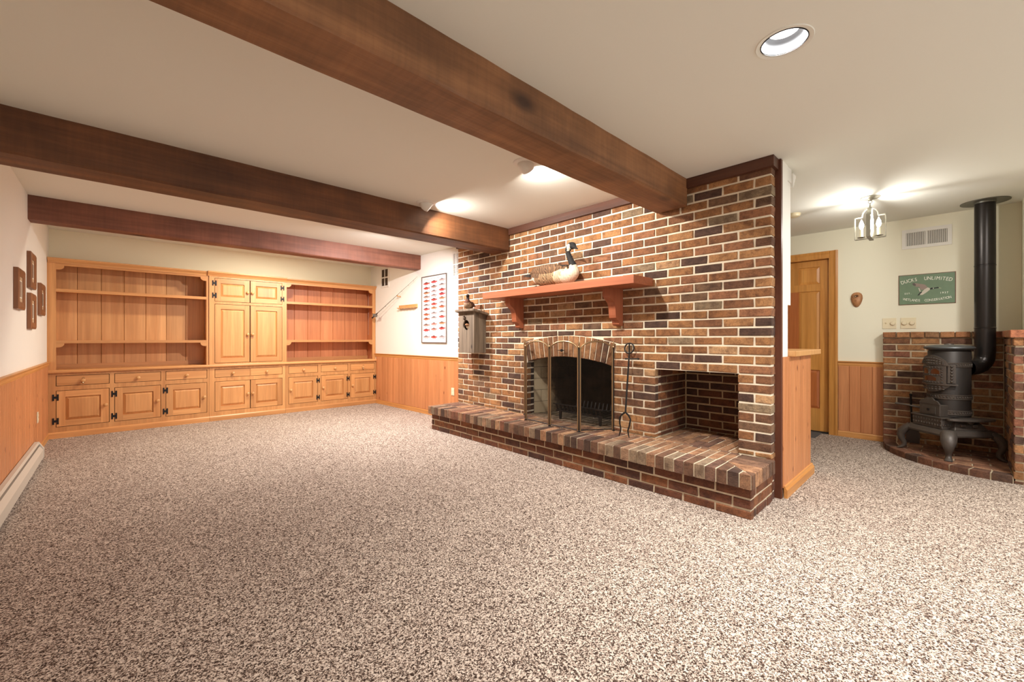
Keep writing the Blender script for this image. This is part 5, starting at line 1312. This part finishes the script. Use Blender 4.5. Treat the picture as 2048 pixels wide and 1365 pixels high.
# ---------------------------------------------------------------- left wall: four frames, heater
def frame(y0, y1, z0, z1, label, seed):
    t = thing('picture_frame', (XL, (y0+y1)/2, z0), label, 'picture', 'four small wooden picture frames')
    d = .030; w = .056
    def side(pa, pb, pc, pd_):   # outer a,b inner c,d  (y,z)
        b = MB(); x0, xo, xi, xr = XL+.001, XL+d-.006, XL+d, XL+d-.008
        vs = [(x0,)+pa, (x0,)+pb, (xo,)+pb, (xo,)+pa, (xi,)+lerp(pa, pd_, .3), (xi,)+lerp(pb, pc, .3), (xr,)+pc, (xr,)+pd_, (x0,)+pc, (x0,)+pd_]
        b.add(vs, [(0,1,2,3), (3,2,5,4), (4,5,6,7), (7,6,8,9), (9,8,1,0), (0,3,4,7,9), (1,8,6,5,2)]); return b
    lerp = lambda p, q, k: (p[0]+(q[0]-p[0])*k, p[1]+(q[1]-p[1])*k)
    O = [(y0, z0), (y1, z0), (y1, z1), (y0, z1)]; I = [(y0+w, z0+w), (y1-w, z0+w), (y1-w, z1-w), (y0+w, z1-w)]
    for i in range(4):
        j = (i+1) % 4; side(O[i], O[j], I[j], I[i]).build('frame_side', FRAMEW, t)
    MB().box(XL+.004, XL+.018, y0+w-.002, y1-w+.002, z0+w-.002, z1-w+.002).build('mat', plain('tan_mat', srgb(186, 158, 126), .7), t)
    yc, zc = (y0+y1)/2, (z0+z1)/2; a = .055; c = .065
    b = MB(); grid(b, [yc-a, yc-a+.006, yc+a-.006, yc+a], [zc-c, zc-c+.006, zc+c-.006, zc+c], [(yc-a+.006, yc+a-.006, zc-c+.006, zc+c-.006)], lambda u, v, w_: (XL+.0200 if w_ else XL+.0182, u, v)); b.build('white_border', SW, t)
    MB().box(XL+.0182, XL+.0190, yc-a+.006, yc+a-.006, zc-c+.006, zc+c-.006).build('picture', plain('scene_tone', srgb(*[(150,130,112), (120,100,84), (140,132,120), (96,84,72)][seed]), .5, var=.5, vscale=60), t)
frame(4.645, 4.945, 1.292, 1.592, 'nearest of the four wooden frames, at the left point of the diamond', 0)
frame(5.265, 5.560, 1.500, 1.802, 'highest of the four wooden frames, at the top point of the diamond', 1)
frame(5.265, 5.560, 1.156, 1.456, 'lowest of the four wooden frames, at the bottom point of the diamond', 2)
frame(5.905, 6.205, 1.298, 1.600, 'farthest of the four wooden frames, closest to the left bookcase', 3)
ht = thing('baseboard_heater', (XL, 3, 0), 'long cream metal baseboard heater along the left wall', 'heater')
HM = plain('heater_enamel', srgb(198, 190, 176), .4, bump=.05)
hx = XL+.017; hy1 = 5.53; hy0 = 1.2
MB().prism([(hx-.0, .012), (hx+.004, .012), (hx+.004, .160), (hx+.022, .160), (hx+.030, .150), (hx+.033, .153), (hx+.023, .166), (hx, .166)], 'y', hy0, hy1-.03).build('top_cover', HM, ht)
MB().prism([(hx+.034, .132), (hx+.056, .098), (hx+.056, .028), (hx+.052, .028), (hx+.052, .096), (hx+.032, .128)], 'y', hy0, hy1-.03).build('front_panel', HM, ht)
MB().prism([(hx+.026, .146), (hx+.036, .136), (hx+.034, .134), (hx+.024, .143)], 'y', hy0, hy1-.03).build('damper_blade', plain('damper_grey', srgb(120, 116, 108), .5, .4), ht)
MB().box(hx+.006, hx+.050, hy0, hy1-.031, .03, .085).build('fin_element', DARK, ht)
MB().prism([(hx, .004), (hx, .168), (hx+.028, .168), (hx+.060, .108), (hx+.060, .030), (hx+.050, .004)], 'y', hy1-.032, hy1).build('end_cap', HM, ht, bevel=.002)

# ---------------------------------------------------------------- the parlour stove
SX, SY, TH = 5.335, .036, R_(225); PZ0 = PZ+.0008
st = thing('parlour_stove', (SX, SY, PZ0), 'ornate black cast-iron cylindrical parlour stove on curved legs in the corner', 'stove', rz=TH)
KS = .83
XS_ = lambda: M4.Translation((0, 0, -PZ0)) @ M4.Diagonal((KS, KS, 1, 1))
def sb(b, name, mat=CAST, parent=st, smooth=False, bevel=0): return b.xf(XS_()).build(name, mat, parent, local=True, smooth=smooth, bevel=bevel)
sb(MB().lathe([(.163, .400), (.163, .960), (.150, .975)], 40), 'stove_body', plain('stove_sheet_iron', srgb(56, 51, 47), .5, .5), smooth=True)
sb(MB().lathe([(.150, .972), (.190, .984), (.196, .992), (.192, 1.002), (.150, 1.014), (.09, 1.020), (.001, 1.022)], 40, cap=False), 'top_lid', plain('lid_iron', srgb(86, 88, 88), .45, .5, bump=.5, scale=80), smooth=True)
sb(MB().lathe([(.04, 1.018), (.036, 1.028), (.001, 1.031)], 20, cap=False), 'lid_boss', CAST, smooth=True)
for z0, z1 in ((.826, .868), (.548, .592), (.416, .458)):
    bd = sb(MB().lathe([(.1635, z0), (.170, z0+.003), (.170, z0+.009), (.165, z0+.011), (.165, z1-.011), (.170, z1-.009), (.170, z1-.003), (.1635, z1)], 40, cap=False), 'ornament_band', CAST, smooth=True)
    bb = MB()
    for k in range(44):
        a = 2*pi*k/44; bb.sphere((.166*cos(a), .166*sin(a), (z0+z1)/2), .006, 6, 4, sc=(1, 1, 1.6))
    o_ = bb.xf(XS_()).build('beading', CAST, bd, fixn=False, smooth=True, kind='stuff', local=True); o_.location = o_.location - bd.location
def curved_plate(a0, a1, z0f, z1f, r0, r1, n=14, holes=None):
    """plate bent round the body; angles from the front (-y)"""
    b = MB(); vs = []; P_ = lambda a, r, z: (r*sin(a), -r*cos(a), z)
    for i in range(n+1):
        a = a0+(a1-a0)*i/n; t = i/n
        vs += [P_(a, r0, z0f(t)), P_(a, r1, z0f(t)), P_(a, r1, z1f(t)), P_(a, r0, z1f(t))]
    fs_ = [(i*4+k, i*4+(k+1) % 4, (i+1)*4+(k+1) % 4, (i+1)*4+k) for i in range(n) for k in range(4)] + [(0, 1, 2, 3), (n*4+3, n*4+2, n*4+1, n*4)]
    return b.add(vs, fs_)
A = R_(46)
hood = sb(curved_plate(-A, A, lambda t: .840, lambda t: .842+.088*sin(pi*t)**.6, .160, .196), 'door_hood', CAST)
def reliefs(parent, items, name='relief'):
    bb = MB()
    for a, r, z, R, sc in items: bb.sphere((r*sin(a), -r*cos(a), z), R, 6, 5, sc=sc)
    o_ = bb.xf(XS_()).build(name, CAST, parent, fixn=False, smooth=True, kind='stuff', local=True); o_.location = o_.location - parent.location
rr = random.Random(3)
reliefs(hood, [(R_(rr.uniform(-36, 36)), .196, 0, .011, (1, 1, .7)) for _ in range(0)] or [(R_(a), .196, .852+.050*k*cos(R_(a*1.9)), .010, (1, 1, .6)) for a in range(-38, 39, 7) for k in (.15, .6, 1.1)])
# firebox door: frame with three mica windows
D0, D1 = -R_(40), R_(40)
MICA = plain('amber_mica', srgb(84, 44, 20), .2)
fd = sb(curved_plate(D0, D1, lambda t: .684, lambda t: .836, .160, .192), 'fire_door', CAST)
for a0, a1, z0, z1 in ((-30, -8, .766, .812), (2, 24, .766, .812), (-24, 16, .706, .750)):
    o_ = curved_plate(R_(a0), R_(a1), lambda t: z0, lambda t: z0+(z1-z0)*(.55+.45*sin(pi*t)), .1915, .1930, 8).xf(XS_()).build('mica_window', MICA, fd, local=True); o_.location = o_.location - fd.location
reliefs(fd, [(R_(a), .193, z, .007, (1.3, 1.3, .8)) for a, z in ([(-34, .7+.022*k) for k in range(6)] + [(30, .7+.022*k) for k in range(6)] + [(a, .757) for a in range(-30, 30, 7)] + [(-4, .77), (-3, .785), (-3, .80), (-1, .815)] + [(a, .694) for a in range(-34, 38, 8)] + [(a, .824) for a in range(-34, 38, 8)])])
sb(curved_plate(R_(42), R_(62), lambda t: .690, lambda t: .846, .160, .176, 6), 'hinge_column', CAST)
cl_ = MB()
for k in range(6): a = R_(52); cl_.sphere((.180*sin(a), -.180*cos(a), .704+.026*k), .011, 8, 6)
sb(cl_, 'hinge_knuckles', CAST, smooth=True)['kind'] = 'stuff'
sb(curved_plate(-R_(52), R_(64), lambda t: .672, lambda t: .684, .160, .206), 'door_sill', CAST)
sk_ = sb(curved_plate(-R_(46), R_(50), lambda t: .672-.062*sin(pi*t)**.8, lambda t: .671, .160, .190), 'lower_scroll', CAST)
reliefs(sk_, [(R_(a), .191, .655-.020*k, .010, (1.2, 1.2, .7)) for a in range(-30, 36, 9) for k in (0, 1)])
# ash box and its ornamental front (front = -y)
KS = .72
sb(MB().prism([(-.13, .398), (.13, .398), (.13, .500), (-.13, .500)], 'y', -.235, -.10), 'feed_box', CAST, bevel=.006)
crest = MB(); cpts = [(-.13, .500)] + [(-.13+.26*k/16, .500+.046*sin(pi*k/16)+.012*abs(sin(2*pi*k/8))) for k in range(1, 16)] + [(.13, .500)]
for p, q in zip(cpts, cpts[1:]): crest.prism([(p[0], .499), (q[0], .499), q, p], 'y', -.238, -.222)
cr_ = sb(crest, 'feed_box_crest', CAST)
sb(MB().prism([(-.085, .415), (.085, .415), (.085, .478), (-.085, .478)], 'y', -.243, -.236), 'feed_door', CAST, bevel=.003)
sb(MB().prism([(-.010, .440), (.010, .440), (.012, .460), (-.010, .462)], 'y', -.256, -.243), 'door_latch', IRON)
KS = .85
sb(MB().prism([(-.16, .300), (.16, .300), (.15, .395), (-.15, .395)], 'y', -.225, -.06), 'base_box', CAST, bevel=.006)
bx = MB()
for k in range(11):
    for q in (0, 1): bx.sphere((-.145+.029*k, -.227, .330+.036*q), .012, 6, 5, sc=(1, .5, .9))
o_ = sb(bx, 'box_relief', CAST, smooth=True); o_['kind'] = 'stuff'
bx = MB()
for k in range(8): bx.sphere((.160, -.21+.022*k, .335), .011, 6, 5, sc=(.5, 1, 1.1))
o_ = sb(bx, 'box_relief', CAST, smooth=True); o_['kind'] = 'stuff'
sb(MB().box(-.17, .17, -.235, -.05, .388, .398), 'box_ledge', CAST, bevel=.003)
KS = .78
# side: ash-pit housing and its oval shelf towards the camera's right (+x side)
hs_ = MB().add([(.06, -.17, .300), (.235, -.17, .300), (.235, .19, .300), (.06, .19, .300), (.06, -.12, .368), (.190, -.12, .368), (.190, .13, .368), (.06, .13, .368)], [(0,3,2,1), (4,5,6,7), (0,1,5,4), (1,2,6,5), (2,3,7,6), (3,0,4,7)])
sb(hs_, 'ash_housing', CAST, bevel=.006)
pl_ = [(.215+.085*cos(t)*(1 if True else 0), .02+.245*sin(t)) for t in [2*pi*k/28 for k in range(28)]]
sb(MB().prism(pl_, 'z', .380, .398), 'side_shelf', CAST, bevel=.004)
sb(MB().tube([(.20, .02, .366), (.21, .02, .381)], .03, 10), 'shelf_bracket', CAST)
sb(MB().box(.170, .236, -.10, -.05, .330, .352).box(.170, .240, .02, .07, .325, .352), 'shelf_lugs', CAST, bevel=.004)['kind'] = 'stuff'
KS = 1
# base skirt with clipped corners
q = .216; k_ = .042
oct_ = [(-q+k_, -q), (q-k_, -q), (q, -q+k_), (q, q-k_), (q-k_, q), (-q+k_, q), (-q, q-k_), (-q, -q+k_)]
def ring_skirt(zs_rs):
    b = MB(); vs = []
    for z, s_ in zs_rs: vs += [(x*s_, y*s_, z) for x, y in oct_]
    n_ = 8; m_ = len(zs_rs)
    return b.add(vs, [(i*n_+j, i*n_+(j+1) % n_, (i+1)*n_+(j+1) % n_, (i+1)*n_+j) for i in range(m_-1) for j in range(n_)] + [tuple(range(n_)), tuple(range((m_-1)*n_, m_*n_))])
skt = sb(ring_skirt([(.246, .96), (.250, 1.0), (.262, 1.01), (.270, .985), (.290, .93), (.300, .86)]), 'base_skirt', CAST)
sb(ring_skirt([(.238, .86), (.246, .86)]), 'lower_skirt', CAST)
# four cabriole legs at the corners
def leg(angle):
    d = V((cos(angle), sin(angle), 0)); sd_ = V((-sin(angle), cos(angle), 0)); up = V((0, 0, 1))
    path = [(.245, .275, .050, .030), (.276, .250, .052, .032), (.304, .215, .050, .034), (.312, .180, .040, .030), (.306, .145, .028, .024), (.290, .115, .020, .020), (.288, .090, .019, .018), (.300, .072, .021, .016), (.322, .062, .026, .012), (.336, .0575, .024, .005)]
    secs = []
    for i, (r, z, wa, wb) in enumerate(path):
        p0 = path[max(0, i-1)]; p1 = path[min(len(path)-1, i+1)]; t_ = (d*(p1[0]-p0[0])+up*(p1[1]-p0[1])).normalized(); nrm = sd_.cross(t_).normalized()
        secs.append((d*r+up*max(z, PZ0+wb*.0), wa, wb, sd_, nrm))
    b = MB().loft(secs, 12)
    b.v = [(x, y, max(z, PZ0)) for x, y, z in b.v]
    return sb(b, 'leg', CAST, smooth=True)
for a in (45, 135, 225, 315): leg(R_(a))
# lever shelf on the left
sb(MB().tube([(-.16, -.10, .44), (-.22, -.16, .455), (-.30, -.20, .460)], [.010, .006, .010], 8), 'draft_lever', CAST, smooth=True)
# stovepipe: a thing of its own running from the elbow to the ceiling
FX, FY, FR = 5.555, -.182, .065
sp = thing('stovepipe', (FX, FY, 1.0), 'tall black stovepipe rising from the stove elbow to the ceiling', 'pipe')
for z0, z1 in ((.95, 1.172), (1.174, 1.722), (1.724, 2.272)):
    MB().lathe([(FR, z0), (FR, z1-.012), (FR+.0018, z1-.010), (FR+.0018, z1-.002), (FR, z1)], 40, (FX, FY, 0), cap=False).build('pipe_section', PIPE, sp, smooth=True)
MB().lathe([(FR+.002, CEIL-.016), (FR+.004, CEIL-.004), (.152, CEIL-.006), (.152, CEIL-.0005), (FR+.002, CEIL-.0005)], 48, (FX, FY, 0), cap=False).build('ceiling_collar', plain('collar_grey', srgb(106, 104, 94), .45, .5), sp, smooth=True)
dv = V((SX-FX, SY-FY, 0)).normalized()
cen = V((FX, FY, .95)); pts = [cen, cen+V((0, 0, -.04))]
Rr = .115; c0_ = cen+V((0, 0, -.02))+dv*Rr
ang = [0, 18, 36, 54, 72, 90]
path = [c0_+(-dv)*(Rr*cos(R_(a)))+V((0, 0, -1))*(Rr*sin(R_(a))) for a in ang]
path.append(path[-1]+dv*(.030)); ang.append(90)
segs_ = [V((FX, FY, .955))]+path
b = MB(); vs = []; n_ = 36; side = dv.cross(V((0, 0, 1))).normalized()
for i, p in enumerate(segs_):
    t_ = V((0, 0, -1)) if i == 0 else (dv*sin(R_(ang[i-1]))+V((0, 0, -1))*cos(R_(ang[i-1]))).normalized()
    up_ = side.cross(t_).normalized()
    for j in range(n_): a = 2*pi*j/n_; vs.append(p+side*(FR-.001)*cos(a)+up_*(FR-.001)*sin(a))
b.add(vs, [(i*n_+j, i*n_+(j+1) % n_, (i+1)*n_+(j+1) % n_, (i+1)*n_+j) for i in range(len(segs_)-1) for j in range(n_)]); b.build('elbow', PIPE, sp)
# shovel
sv = thing('ash_shovel', (5.60, .30, PZ), 'black ash shovel standing upright between the stove and brick wainscot', 'shovel')
MB().tube([(5.62, .285, .20), (5.63, .292, .36), (5.635, .296, .52)], .008, 8).sphere((5.635, .296, .525), .012, 8, 6).build('handle', IRON, sv, smooth=True)
shp = [(.232, .062), (.328, .062), (.330, .150), (.318, .185), (.300, .200), (.262, .200), (.240, .185), (.230, .150)]
MB().prism(shp, 'x', 5.612, 5.617).build('blade', plain('shovel_steel', srgb(70, 64, 60), .45, .6), sv)
